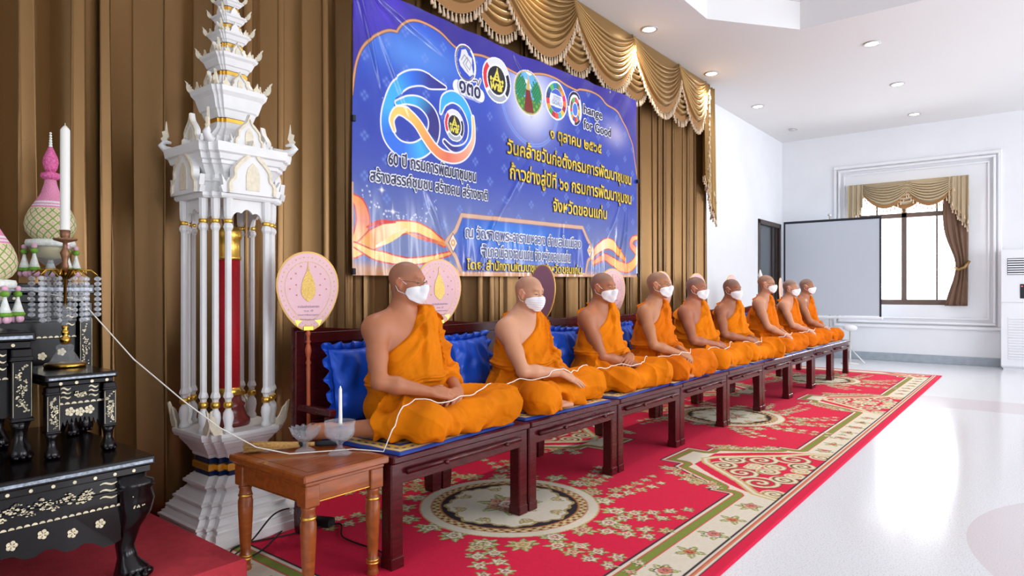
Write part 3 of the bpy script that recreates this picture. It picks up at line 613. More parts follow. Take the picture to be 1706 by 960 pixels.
LINES = [('๑ ตุลาคม ๒๕๖๕', (4.76, 5.62, 2.535, 2.66), 'gold_print', 'brown_print'), ('วันคล้ายวันก่อตั้งกรมการพัฒนาชุมชน', (4.17, 6.25, 2.30, 2.475), 'gold_print', 'brown_print'),
         ('ก้าวย่างสู่ปีที่ ๖๑ กรมการพัฒนาชุมชน', (4.20, 6.25, 2.09, 2.275), 'gold_print', 'brown_print'), ('จังหวัดขอนแก่น', (4.82, 5.72, 1.925, 2.06), 'gold_print', 'brown_print'),
         ('60 ปี กรมการพัฒนาชุมชน', (2.89, 3.78, 2.02, 2.145), 'navyprint', 'white_print'), ('สร้างสรรค์ชุมชน สร้างคน สร้างชาติ', (2.74, 3.92, 1.895, 2.015), 'navyprint', 'white_print'),
         ('ณ วัดธาตุพระอารามหลวง ตำบลในเมือง', (3.66, 5.27, 1.585, 1.715), 'greyblueprint', 'white_print'), ('อำเภอเมืองขอนแก่น จังหวัดขอนแก่น', (3.83, 5.10, 1.475, 1.58), 'greyblueprint', 'white_print'),
         ('โดย : สำนักงานพัฒนาชุมชนจังหวัดขอนแก่น', (3.68, 5.28, 1.345, 1.46), 'gold_print', 'brown_print'),
         ('hange', (5.315, 5.64, 2.885, 3.0), 'dark_print', 'white_print'), ('for Good', (5.31, 5.80, 2.765, 2.86), 'dark_print', 'white_print'), ('๑๓๐', (3.58, 3.83, 2.70, 2.79), 'navyprint', 'white_print'),
         ('GOALS', (4.79, 4.94, 2.885, 2.925), 'greyblueprint', None), ('SUSTAINABLE', (4.80, 4.92, 2.945, 2.965), 'greyblueprint', None), ('DEVELOPMENT', (4.80, 4.92, 2.93, 2.94), 'greyblueprint', None)]
for s, bx, fm, om in LINES:
    emb = .018
    o, ref = text_on(s, bx, M[fm], ban, bsurf, emb if om else .0, .010)
    if om: text_on(s, bx, M[om], ban, bsurf, .095 if om == 'white_print' else .055, .006, 'lettering_outline', ref)
for (y, z) in ((2.605, 1.33), (6.395, 1.38), (2.605, 2.3), (6.395, 2.4)):
    MB().box(-3.39, -3.36, y-.012, y+.012, z-.02, z+.02, .003).build('clip', M['dark'], ban)

# ================================================================== CARPET
def carpet():
    CX0, CX1, CY0, CY1 = -3.56, -1.04, 1.26, 11.07; xc = -2.30
    xs = np.arange(CX0, CX1+.001, .006); ys_ = np.r_[np.arange(CY0, 5.6, .006), np.arange(5.6, CY1, .011), CY1]
    X, Y = np.meshgrid(xs, ys_, indexing='ij'); C = np.zeros(X.shape + (3,), np.float32)
    RED, CRM, GRN, BLK = L8(220, 8, 64), L8(226, 216, 196), L8(128, 142, 56), L8(44, 28, 40); GLD, PNK, DGR, ORG = L8(204, 176, 112), L8(216, 128, 120), L8(96, 100, 44), L8(214, 130, 90)
    C[:] = RED
    def put(mask, col): C[mask] = col
    a = np.abs(X-xc); e = 1.26 - a; f = np.minimum(Y-CY0, CY1-Y); s = np.minimum(e, f)
    q = np.abs(((Y-4.5+1.675) % 3.35) - 1.675)
    P = [(.22, -.1), (.22, .235), (.37, .235), (.37, .33), (.76, .60), (.76, .70), (.885, .70), (.885, 1.8)]
    d, _ = seg_dist(P, a, q); inside = pip([(-1, -.1)] + P + [(-1, 1.8)], a, q); sd = np.where(inside, -d, d)
    sd = np.maximum(sd, .375 - f)       # >0 outside the red field
    put(sd > 0, BLK); put(sd > .012, CRM); put(sd > .028, RED); put(sd > .038, GRN); put(sd > .082, RED); put(sd > .090, CRM)
    sty = (s < .117)
    scroll = (q < .66 - .55*np.clip((e-.12)/.75, 0, 1)**1.5) & (e < .80) & (e > .11) & (sd > .10)
    put(scroll, RED)
    gx = 1.26-e
    def spiral(ce, cq, r0, turns, w_, flip=1):
        dx, dy = (e-ce), (q-cq)*flip; rr = np.hypot(dx, dy); th = np.arctan2(dy, dx)
        k = (rr/r0*turns - th/(2*PI)) % 1; dist = np.minimum(k, 1-k)*r0/turns; m_ = (rr < r0) & scroll
        put(m_ & (dist < w_+.006), BLK*2); put(m_ & (dist < w_), GLD); put(m_ & (dist < w_*.5), CRM)
    for ce, cq, r_, fl in ((.63, .09, .085, 1), (.47, .20, .11, -1), (.34, .07, .07, 1), (.30, .36, .12, 1), (.20, .20, .08, -1), (.16, .54, .07, 1), (.17, .07, .06, -1), (.46, .03, .05, 1)): spiral(ce, cq, r_*1.12, 2.0, .017, fl)
    rim, _ = seg_dist([(1.26-.80, 0), (1.26-.75, .10), (1.26-.55, .28), (1.26-.40, .42), (1.26-.25, .60), (1.26-.12, .64)], a, q); mm = (rim < .03) & (sd > .1) & (e > .11); put(mm, GLD); put((rim < .012) & (sd > .1) & (e > .11), CRM)
    put(sty, RED); put(sty & (s > .055) & (s < .063), BLK); put((s > .063) & (s < .078), CRM); put((s >= .078) & (s < .087), ORG); put((s >= .087) & (s < .094), L8(200, 60, 40)); put((s >= .094) & (s < .108), CRM); put((s >= .108) & (s < .117), BLK)
    def stamp(cx, cy, r):
        i0, i1 = np.searchsorted(xs, (cx-r, cx+r)); j0, j1 = np.searchsorted(ys_, (cy-r, cy+r))
        return slice(i0, i1), slice(j0, j1)
    rn = random.Random(5)
    def leaf(cx, cy, ang, L, w_, col=None, pale=False):
        sl = stamp(cx, cy, L*1.1); x, y = X[sl]-cx, Y[sl]-cy; u = x*math.cos(ang) + y*math.sin(ang); v = -x*math.sin(ang) + y*math.cos(ang)
        t = np.clip(u/L, 0, 1); h = w_*np.sin(PI*t)**.8; ok = (u > 0) & (u < L)
        c = C[sl]; c[ok & (np.abs(v) < h + .003)] = DGR if not pale else GLD; c[ok & (np.abs(v) < h)] = (L8(188, 190, 130) if pale else L8(168, 170, 96)) if col is None else col; c[ok & (np.abs(v) < h*.35) & (v > 0)] = CRM; C[sl] = c
    def rose(cx, cy, r, col=CRM, inner=PNK):
        sl = stamp(cx, cy, r*1.2); x, y = X[sl]-cx, Y[sl]-cy; th = np.arctan2(y, x); rr = np.hypot(x, y)/r; k = 1 + .10*np.cos(5*th + cx*9)
        c = C[sl]; c[rr < k*1.08] = BLK*1.4; c[rr < k] = col; c[(rr < k*.66) & (rr > .55)] = inner*.8; c[rr < .5] = inner; c[(rr < .36) & (rr > .26)] = BLK; c[rr < .24] = col; C[sl] = c
    def cluster(cx, cy, r, ang=0, n=6, big=False):
        for k in range(n): leaf(cx, cy, ang + 2*PI*k/n + rn.uniform(-.3, .3), r*rn.uniform(.8, 1.15), r*.20)
        rose(cx, cy, r*.48, CRM if rn.random() < .7 else L8(222, 190, 150), rn.choice([PNK, GLD, ORG]))
    for cy in (2.85, 6.20, 9.55):
        r = np.hypot(X-xc, Y-cy); th = np.arctan2(Y-cy, X-xc)
        for k in range(20):      # wreath with outward sprays
            t = 2*PI*(k+.5)/20; rad = .565 + .035*math.sin(t*5)
            cluster(xc + rad*math.cos(t), cy + rad*math.sin(t), .080, t, 8)
        for t, n in ((.35, 4), (.95, 5), (1.35, 4), (-.5, 5), (-1.1, 4), (2.2, 4), (2.8, 4), (-2.3, 4), (-2.9, 4), (0, 3), (PI, 3)):
            for j in range(n*2): cluster(xc + (.64+.048*j)*math.cos(t + (.09 if j % 2 else -.03) + .02*j), cy + (.64+.048*j)*math.sin(t + (.09 if j % 2 else -.03) +.02*j), .062 - .003*j, t, 6)
        put(r < .50, CRM); put((r < .50) & (r > .492), GLD); put(r < .438, ORG*.8); put((r < .432) & (r > .39), GLD); k = np.sin(th*46)*np.sin((r-.411)*75*2)
        put((r < .430) & (r > .392) & (k > .35), L8(120, 60, 40)); put((r < .43) & (r > .392) & (k < -.6), CRM); put(r < .388, L8(190, 120, 60)); put(r < .380, BLK)
        sc_ = .335 + .014*np.cos(th*8) + .008*np.cos(th*24+1); put(r < sc_+.012, GLD); put((r < sc_+.004), L8(150, 130, 60)); put(r < sc_-.003, CRM); 
        for j in range(8):
            t = 2*PI*j/8+.2
            for i in (-1, 0, 1): leaf(xc + (.315)*math.cos(t+i*.12), cy + .315*math.sin(t+i*.12), t+PI+i*.5, .07, .012, GLD)
        for t in range(7): leaf(xc, cy, t*.9, .19, .03)
        for t in range(6): rose(xc + .085*math.cos(t*1.05), cy + .085*math.sin(t*1.05), .042, L8(216, 170, 130), PNK)
        rose(xc, cy, .06, CRM, PNK)
    for yc in (4.5, 7.85):
        for sx in (1, -1):
            for sy in (1, -1):
                for k in range(9): cluster(xc + sx*(.37+.05*k + rn.uniform(-.02, .02)), yc + sy*(.41 + .028*k + rn.uniform(-.05, .05)), .062, 0, 6)
    # border flowers
    k = 0; y = CY0 + .5
    while y < CY1-.3:
        qq = abs(((y-4.5+1.675) % 3.35) - 1.675)
        if qq > .72:
            for sx in (1, -1): 
                if k % 2: cluster(xc + sx*1.065, y, .075, y, 6); rose(xc + sx*1.065, y+.02, .03, PNK, ORG)
                else:
                    for j in range(5): leaf(xc + sx*1.065, y, j*1.25+.3, .075, .014)
                    rose(xc + sx*1.065, y, .026, ORG, L8(190, 70, 50))
        k += 1; y += .27
    for k in range(8):
        cluster(xc - .95 + .27*k, CY0+.195, .07, 0, 6)
    V = np.stack([X, Y, np.full(X.shape, .012)], -1); V[0, :, 2] = V[-1, :, 2] = .001; V[:, 0, 2] = V[:, -1, 2] = .001
    o = quick_mesh('carpet', V.reshape(-1, 3), grid_faces(*X.shape), M['carpet'], None, True, C.reshape(-1, 3))
    tag(o, 'long crimson floral carpet with round medallions under the benches', 'carpet')
carpet()
# ================================================================== BENCHES
BX0, BX1, BP, BS = -2.87, -2.135, .967, 1.845
def make_bench():
    t = empty('bench', (0, 0, 0)); L = BP - .012
    m = MB(); m.box(0, BX1-BX0+.02, 0, L, .455, .488, .006); m.build('seat', M['rosewood'], t)
    W = BX1 - BX0
    MB().box(W-.025, W, .06, L-.06, .36, .455, .004).build('apron', M['rosewood'], t)
    MB().box(.10, W-.06, .012, .032, .37, .455, .003).build('side_rail', M['rosewood'], t); MB().box(.10, W-.06, L-.032, L-.012, .37, .455, .003).build('side_rail', M['rosewood'], t)
    m = MB(); m.tube([(W+.012, .08, .412), (W+.012, L-.08, .412)], .013, 10); sl = m.build('pull_rail', M['rosewood'], t)
    for y in (.30, L-.22):
        m = MB(); m.at((W+.02, y, .412), ry=R(90)).lathe([(.006, 0), (.006, .008), (.012, .014), (.012, .022), (.004, .027)], 10); m.build('knob', M['rosewood'], sl)
    for y in (.002, L-.072):
        m = MB(); m.box(W-.068, W, y, y+.07, 0, .455, .006); m.box(W-.072, W+.004, y-.001, y+.071, 0, .05, .004); m.build('leg', M['rosewood'], t)
        m = MB(); m.loft([[(x*s+.05, (yy-.035)*s+y+.035, z) for x, yy in ((-.035, 0), (.035, 0), (.035, .07), (-.035, .07))] for z, s in ((0, .9), (.03, 1), (.10, 1.05), (.16, .95), (.455, .9))]); m.build('leg', M['rosewood'], t)
    # back: panel with stiles and a slightly scalloped crest
    n = 14; top = [(L*i/n, 1.0 + .012*math.cos(2*PI*i/n)) for i in range(n+1)]
    MB().prism([(0.0, .488)] + [(a, b) for a, b in top] + [(L, .488)], .018, 'yz', -.006).build('backrest', M['rosewood'], t)
    MB().box(.012, .032, 0, .05, .488, .995, .003).box(.012, .032, L-.05, L, .488, .995, .003).box(.012, .030, .05, L-.05, .93, .985, .003).box(.012, .030, .05, L-.05, .488, .54, .003).build('back_frame', M['rosewood'], t)
    m = MB(); m.box(.03, .27, L-.045, L-.005, .60, .635, .006).box(.22, .26, L-.043, L-.007, .488, .60, .004); m.build('armrest', M['rosewood'], t)
    return t
bench0 = make_bench()
ordn = ['first, beside the teak table', 'second from the teak table', 'third from the teak table', 'fourth from the teak table', 'middle one of the nine', 'sixth from the teak table', 'seventh from the teak table', 'last but one, near the screen', 'last of the row, near the screen']
benches = []
for k in range(9):
    b = bench0 if k == 0 else copy_tree(bench0); b.location = (BX0, BS + BP*k, .012)
    tag(b, 'dark red rosewood bench with backrest, ' + ordn[k], 'bench', 'row of low rosewood benches'); benches.append(b)
m = MB().box(.03, .30, .005, .045, .60, .635, .006).box(.25, .29, .007, .043, .488, .60, .004); m.build('armrest', M['rosewood'], bench0)
SEAT = .50
# ------------------------------------------------------------------ brocade mats, pillows
MONK = [(-2.50, 2.255), (-2.52, 3.22), (-2.52, 4.14), (-2.50, 4.94), (-2.52, 5.85), (-2.52, 6.76), (-2.54, 7.85), (-2.55, 8.90), (-2.56, 9.76)]
def brocade(k):
    nx, ny = 120, 150; x = np.linspace(-.31, .31, nx)[:, None]; y = np.linspace(-.42, .42, ny)[None, :]
    X, Y = x+0*y, y+0*x; e = np.minimum(.31-np.abs(X), .42-np.abs(Y))
    C = np.zeros((nx, ny, 3), np.float32); C[:] = L8(206, 178, 110); bl = L8(24, 58, 140)
    C[(np.sin(X*90)*np.sin(Y*90) > .3)] = L8(150, 140, 120); C[(np.sin(X*45+1)*np.sin(Y*50) > .75)] = L8(222, 206, 150)
    C[(e < .11) & (e > .085)] = bl; C[(e < .085)] = L8(224, 190, 84); C[(e < .062) & (e > .045) & (np.sin((X+Y)*130) > 0)] = bl; C[(e < .030) & (e > .024)] = L8(220, 226, 230); C[(e < .013)] = bl
    rnd = .03; cx = np.clip(np.abs(X)-(.31-rnd), 0, 9); cy = np.clip(np.abs(Y)-(.42-rnd), 0, 9)
    Z = .014*np.clip(e/.012, 0, 1)**.5 + .0015*np.sin(X*40)*np.sin(Y*37)
    lo = np.stack([X, Y, np.zeros_like(X)], -1).reshape(-1, 3); hi = np.stack([X, Y, Z+.001], -1).reshape(-1, 3)
    F = grid_faces(nx, ny)
    return quick_mesh('seat_mat', np.r_[hi, lo], np.r_[F, F[:, ::-1] + nx*ny], M['mat'], None, True, np.r_[C.reshape(-1, 3), C.reshape(-1, 3)])
who = ['first monk, in spectacles', 'second monk, with bare toes showing', 'third monk, arms crossed at the wrist', 'fourth monk, slim with spectacles', 'fifth monk, the broad one against the white wall', 'sixth monk, against the plain white wall', 'seventh monk, in black spectacles', 'eighth monk, second from the far end', 'ninth monk, farthest from the camera']
for k, (x, y) in enumerate(MONK):
    o = brocade(k); o.location = (-2.44, y + .02, SEAT+.001); o.rotation_euler = (0, 0, R([3, -3, 2, 4, -2, 2, 0, 2, -2][k]))
    tag(o, 'blue bordered gold brocade mat under the ' + who[k], 'mat', 'brocade mats on the benches')
def make_pillow(seed, w_=.37, h_=.38, d_=.13):
    r = np.random.default_rng(seed); t = empty('pillow')
    n = 36; u = np.linspace(-1, 1, n)[:, None]; v = np.linspace(-1, 1, n)[None, :]
    k = np.clip((1-u**2)*(1-v**2), 0, 1)**.42
    pin = 1 - .05*(1-np.abs(v))*np.abs(u)**3
    Y = u*w_/2*(1-.04*(1-np.abs(v)))*pin; Z = v*h_/2*(1-.05*(1-np.abs(u)))
    wr = .006*np.sin(7*u+3*v+seed)*np.sin(5*v-2*u) + .004*np.sin(14*u*v + 5*u + seed)
    V = np.concatenate([np.stack([s*(d_/2*k*(1+wr*8)) + wr*k, Y+0*v, Z+0*u], -1).reshape(-1, 3) for s in (1, -1)])
    F = grid_faces(n, n); quick_mesh('cover', V, np.r_[F, F[:, ::-1]+n*n], M['blue'], t)
    # gathered ruffle
    per = []; m_ = 220
    for i in range(m_+1):
        s = (i/m_*4) % 4; e = s % 1
        per.append([(-1+2*e, -1), (1, -1+2*e), (1-2*e, 1), (-1, 1-2*e)][int(s) % 4])
    per = np.array(per); nrm = per/np.maximum(np.abs(per).max(1, keepdims=True), 1e-6); th = np.arange(m_+1)*.30
    rings = []
    for j, q in enumerate((0, .5, 1)):
        off = .034*q + .006*q*np.sin(th*1.7)
        rings.append(np.c_[.018*q*np.sin(th*2.1 + seed) + .005*q*np.sin(th*5), per[:, 0]*w_/2*.97 + nrm[:, 0]*off, per[:, 1]*h_/2*.97 + nrm[:, 1]*off])
    V = np.concatenate(rings); o = quick_mesh('ruffle', V, grid_faces(3, m_+1), M['blue'], t); o.modifiers.new('t', 'SOLIDIFY').thickness = .002
    return t
for k, (y, lab, z) in enumerate([(2.16, 'first monk', 0), (3.02, 'second monk', .0), (4.02, 'third monk', .0), (4.95, 'fourth monk', .0), (7.90, 'seventh monk', .0)]):
    p = make_pillow(k); p.location = (-2.745, y, SEAT + .225); p.rotation_euler = (R([0, 2, -3, 1, 0][k]), R(-8), R([6, 3, -4, 2, 0][k]))
    tag(p, 'royal blue satin pillow with ruffled edge behind the ' + lab, 'pillow', 'ruffled blue pillows on the benches')

# ------------------------------------------------------------------ ceremonial fans
FANOUT = [(math.sin(2*PI*i/44), math.cos(2*PI*i/44)) for i in range(44)]
def egg(s, a=.150, b=.195):
    return [(a*s*sx*(1 + .17*sz - .06*sz*sz), b*s*sz + (.0 if s > .99 else 0)) for sx, sz in FANOUT]
def make_fan():
    t = empty('talipot_fan')
    C0 = .70    # disc centre height above the handle's foot
    def e3(s, x): return [(x, p[0], C0 + p[1]) for p in egg(s)]
    m = MB(); m.loft([e3(.98, .004), e3(1.0, .0035), e3(1.0, -.0035), e3(.98, -.004)]); m.build('rim', M['fanedge'], t)
    m = MB(); m.loft([e3(.955, .004), e3(.95, .0055)], cap=True); f = m.build('front_cloth', M['pink'], t)
    MB().loft([e3(.955, -.0055), e3(.955, -.004)], cap=True).build('back_cloth', M['mauve'], t)
    m = MB(); n = 44
    for s in (.745,):
        a, b = e3(s, .0062), e3(s-.014, .0062); m.add(a + b, [(i, (i+1) % n, n+(i+1) % n, n+i) for i in range(n)])
    for i in range(n):     # dotted border
        p = egg(.85)[i]; r_ = .0042 if i % 2 else .0028; m.add([(.0062, p[0]+r_*math.cos(k*PI/2), C0+p[1]+r_*math.sin(k*PI/2)*1.3) for k in range(4)], [(0, 1, 2, 3)])
    m.build('border_stitching', M['fangold'], f); 
    drop = catmull([(0, .135), (.006, .09), (.024, .05), (.034, .0), (.028, -.035), (0, -.062)], 5) ; drop = drop + [(-a, b) for a, b in reversed(drop[1:-1])]
    MB().prism([(a, C0 + .01 + b) for a, b in drop], .003, 'yz', .0055).build('emblem', M['fangold'], f)
    m = MB()
    for a, b in ((.035, .11), (.06, .075), (.082, .05), (.058, .02), (.088, .0), (.056, -.03)):
        for s in (-1, 1): m.at((.0055, s*a, C0+.01+b)); m.add([(.001, .006*math.cos(k*PI/4)*(1 if k % 2 else .5), .006*math.sin(k*PI/4)*(1 if k % 2 else .5)) for k in range(8)], [tuple(range(8))])
    m.at().build('coral_dots', M['coral'], f)
    for j, (s, hw, h_) in enumerate([('งานวันคล้ายวันสถาปนา', .052, .013), ('๖๐ ปี', .022, .010), ('กรมการพัฒนาชุมชน', .050, .010), ('จังหวัดขอนแก่น', .042, .010)]):
        zc = C0 - .075 - .021*j
        text_on(s, (-hw, hw, zc-h_/2, zc+h_/2), M['ink'], f, lambda a, b, off: np.c_[np.full(a.shape, .0062), a, b])
    m = MB()
    for s in (-1, 1): m.at((.0055, s*.048, C0-.155)); m.add([(.001, -.018*s, .012), (.001, .018*s, .014), (.001, .004*s, -.018), (.001, 0, -.004)], [(0, 1, 2, 3)])
    m.at((.0, 0, C0-.190)); m.box(-.006, .009, -.026, .026, -.004, .020, .003); m.build('ferrule', M['gold'], t)
    m = MB(); prof = [(.0075, 0), (.010, .02), (.0095, .25), (.011, .33), (.008, .335), (.014, .35), (.008, .365), (.011, .38), (.016, .41), (.011, .435), (.008, .445), (.014, .452), (.008, .46), (.009, .48), (.013, .49), (.009, .505), (.009, .525)]
    m.lathe(prof, 12); m.build('handle', M['handle'], t)
    return t
fan0 = make_fan()
FN = [(1.875, -.32, 2, 'at the near end of the bench row'), (2.80, -.30, 3, 'between the first and second monks'), (3.84, 1.24, 0, 'seen edge-on between the second and third monks'), (4.86, -.25, 0, 'behind the third monk'), (5.76, -.25, 0, 'behind the fourth monk'),
      (6.62, -.25, 0, 'behind the fifth monk'), (7.60, -.1, 0, 'behind the sixth monk'), (9.50, .15, 0, 'between the seventh and eighth monks')]
for k, (y, rz, tilt, lab) in enumerate(FN):
    f = fan0 if k == 0 else copy_tree(fan0); f.location = (-2.775, y, SEAT + .004); f.rotation_euler = (R(1.5*(k % 2)), R(-1), rz)
    tag(f, 'pink oval ceremonial fan on turned handle, ' + lab, 'fan', 'pink ceremonial fans behind the monks')
FANCONE = empty('incense_cone', (-2.80, 8.66, 1.0), label='small white pointed finial behind the seventh monk\'s head', cat='finial'); MB().lathe([(.008, 0), (.008, .36), (.030, .37), (.034, .40), (.020, .44), (.004, .49)], 12).build('spike', M['white'], FANCONE)

# ================================================================== SPIRE SHRINE
def redent(w_, d, z): 
    q = [(w_, w_-2*d), (w_-d, w_-2*d), (w_-d, w_-d), (w_-2*d, w_-d), (w_-2*d, w_)]; out = []
    for k in range(4):
        c, s = [(1, 0), (0, 1), (-1, 0), (0, -1)][k]; out += [(c*x - s*y, s*x + c*y, z) for x, y in q]
    return out
def rprof(prof, d=.032, k=None): return [redent(w_, (d if k is None else k*w_), z) for z, w_ in prof]
def square(w_, z): return [(w_, -w_, z), (w_, w_, z), (-w_, w_, z), (-w_, -w_, z)]
tw = empty('spire_shrine', (-3.18, 1.685, 0), label='tall white carved spire shrine on open columns holding a red drum', cat='shrine')
def step(name, prof, m, d=.032, k=None, parent=None): return MB().loft(rprof(prof, d, k)).build(name, m, parent or tw)
step('plinth', [(0, .275), (.055, .275), (.058, .268), (.085, .268), (.09, .255), (.10, .252), (.105, .262), (.115, .262), (.12, .248), (.145, .228), (.15, .235), (.16, .235), (.165, .222), (.19, .205), (.195, .212), (.205, .212), (.21, .20), (.235, .178), (.245, .16), (.262, .165), (.268, .178), (.28, .178), (.285, .168), (.305, .145), (.31, .14)], M['white'])
step('navy_band', [(.31, .136), (.335, .136)], M['navy']); step('gold_band', [(.335, .142), (.34, .146), (.365, .146), (.37, .142)], M['gold']); step('navy_band', [(.37, .136), (.398, .136)], M['navy'])
step('deck', [(.398, .142), (.405, .146), (.415, .146), (.42, .152), (.445, .165), (.45, .17), (.475, .186), (.48, .19), (.49, .19), (.495, .205), (.515, .213), (.53, .213)], M['white'])
cw, cd = .178, .040
cols = []
for sx in (1, -1):
    for sy in (1, -1):
        for a, b in ((cw, cw-2*cd), (cw-cd*.9, cw-cd*.9), (cw-2*cd, cw)): cols.append((sx*a, sy*b))
for x, y in cols:
    m = MB(); m.lathe([(.024, .53), (.026, .545), (.018, .56), (.026, .60), (.023, .625), (.014, .64), (.014, .65)], 8, x, y); m.lathe([(.014, .675), (.016, .69), (.024, .70), (.022, .71), (.016, .725), (.0155, 1.49), (.023, 1.505), (.023, 1.515), (.015, 1.53)], 8, x, y, smooth=False)
    m.lathe([(.015, 1.545), (.020, 1.56), (.022, 1.60), (.022, 1.66)], 8, x, y, smooth=False); c = m.build('column', M['white'], tw)
    m = MB(); m.lathe([(.018, .648), (.022, .655), (.022, .668), (.018, .677)], 12, x, y); m.lathe([(.018, 1.528), (.021, 1.532), (.021, 1.543), (.018, 1.547)], 12, x, y); m.build('gold_ring', M['gold'], c)
m = MB()     # pierced leaf ornaments standing on the deck beside column feet
LEAF = [(0, 0), (.05, 0), (.072, .03), (.085, .075), (.094, .12), (.07, .10), (.05, .085), (.03, .05), (.008, .03)]
for k in range(4):
    for q in (-1, 1):
        m.at((0, 0, 0), rz=k*PI/2).prism([(q*(.135 + a*.85), .53 + b) for a, b in LEAF], .010, 'yz', .192); m.build('deck_leaf', M['cream'], tw); m = MB()
# arched frieze between the columns
def arch_poly(hw, z0, z1, foot=.022):
    out = [(-hw, z1), (-hw, z0-.03), (-hw+foot, z0-.03)]
    for i in range(25):
        t = i/24; y = -hw+foot + 2*(hw-foot)*t; z = z0 + .065*abs(math.sin(PI*t))**.55 + .016*abs(math.cos(PI*1.5*(t-.5)*2)); out.append((y, z))
    out += [(hw-foot, z0-.03), (hw, z0-.03), (hw, z1)]
    return out
for k in range(4):
    m = MB().at((0, 0, 0), rz=k*PI/2); P = arch_poly(cw-2*cd+.012, 1.52, 1.655); n = len(P)
    # polygon strip between arch curve and the flat top
    a = [(cw-.004, y, z) for y, z in P[1:-1]]; b = [(cw-.004, y, 1.655) for y, z in P[1:-1]]; nn = len(a)
    m.add(a+b, [(i, i+1, nn+i+1, nn+i) for i in range(nn-1)]); a2 = [(x-.014, y, z) for x, y, z in a]; b2 = [(x-.014, y, z) for x, y, z in b]
    m.add(a2+b2, [(i+1, i, nn+i, nn+i+1) for i in range(nn-1)]); m.add(a+a2, [(i, nn+i, nn+i+1, i+1) for i in range(nn-1)]); m.build('arch_frieze', M['white'], tw)
step('entablature', [(1.645, .198), (1.655, .205), (1.672, .205), (1.675, .192), (1.69, .188), (1.72, .185), (1.725, .192), (1.735, .192), (1.74, .18), (1.76, .175), (1.80, .20), (1.805, .208), (1.82, .208), (1.825, .218), (1.85, .225), (1.858, .236), (1.885, .240), (1.90, .240)], M['white'], d=.03)
def gable(parent, x, z0, w_, h_, rz, th=.02, m1=None, sub=True):
    """ogee gable with raised rim and a niche"""
    out = catmull([(1, 0), (1.0, .20), (.80, .33), (.78, .50), (.50, .68), (.18, .84), (0, 1.08)], 4)
    full = out + [(-a, b) for a, b in reversed(out[:-1])]; s = w_/2
    m = MB().at((0, 0, 0), rz=rz); m.prism([(a*s, z0 + b*h_) for a, b in full], th, 'yz', x); g = m.build('gable', M['white'], parent)
    if sub:
        inn = [(a*.80*s, z0 + (.06 + b*.80)*h_) for a, b in full]; n = len(full); m = MB().at((0, 0, 0), rz=rz)
        A = [(x+th, a*s, z0+b*h_) for a, b in full]; A2 = [(x+th+.008, a*s*.96, z0+b*.97*h_+.0) for a, b in full]; B2 = [(x+th+.008, a, b) for a, b in [(p*.84*s, z0+(.02+q*.84)*h_) for p, q in full]]; B = [(x+th, a, b) for a, b in inn]
        m.loft([A, A2, B2, B], cap=False, closed=False); m.build('gable_rim', M['cream'], g)
        nic = [(-.28, .08), (.28, .08), (.28, .38), (.2, .52), (0, .62), (-.2, .52), (-.28, .38)]
        MB().at((0, 0, 0), rz=rz).prism([(a*s, z0+b*h_) for a, b in nic], .004, 'yz', x+th).build('niche', M['cream'], g)
        m = MB().at((0, 0, 0), rz=rz)
        for q in (-1, 1): m.prism([(q*(s*.98+a*.3*s), z0 + b) for a, b in ((-.3, 0), (.6, 0), (.9, .12*h_), (.55, .14*h_), (.8, .34*h_), (.2, .2*h_), (-.2, .3*h_))], th*.8, 'yz', x)
        m.build('gable_leaf', M['white'], g)
    return g
FL = [(0, 0), (.35, -.05), (.75, .08), (1.0, .38), (1.12, .80), (1.1, 1.35), (1.3, 1.75), (.95, 1.5), (.78, 1.15), (.62, 1.25), (.60, .9), (.40, .95), (.42, .62), (.18, .60), (.02, .30)]
def flame(parent, w_, z0, s, ang, m='cream', lean=1.0):
    mb = MB().at((0, 0, z0), rz=ang); mb.prism([(w_ + a*s*lean, b*s) for a, b in FL], .3*s, 'xz', -.15*s); return mb.build('corner_flame', M[m], parent)
for k in range(4): gable(tw, .196, 1.668, .25, .245, k*PI/2, .03)
def naga(parent, w_, z0, s, ang):
    m = MB().at((0, 0, z0), rz=ang); m.tube([(w_*.80, 0, .25*s), (w_*.9, 0, .16*s), (w_*1.0, 0, .06*s), (w_*1.12, 0, .09*s), (w_*1.20, 0, .30*s), (w_*1.14, 0, .48*s), (w_*1.03, 0, .42*s)], [.05*s, .10*s, .16*s, .19*s, .17*s, .12*s, .06*s], 8); o = m.build('naga', M['white'], parent)
    m = MB().at((0, 0, z0), rz=ang); c = w_*1.13; m.prism([(c-.10*s, .40*s), (c+.10*s, .42*s), (c+.20*s, .62*s), (c+.10*s, .72*s), (c+.15*s, .95*s), (c, 1.0*s), (c-.04*s, 1.45*s), (c-.10*s, 1.0*s), (c-.16*s, .72*s), (c-.08*s, .6*s)], .10*s, 'xz', -.05*s); m.build('naga_crest', M['cream'], o)
for k in range(4): naga(tw, .245*1.10, 1.90, .105, PI/4 + k*PI/2)
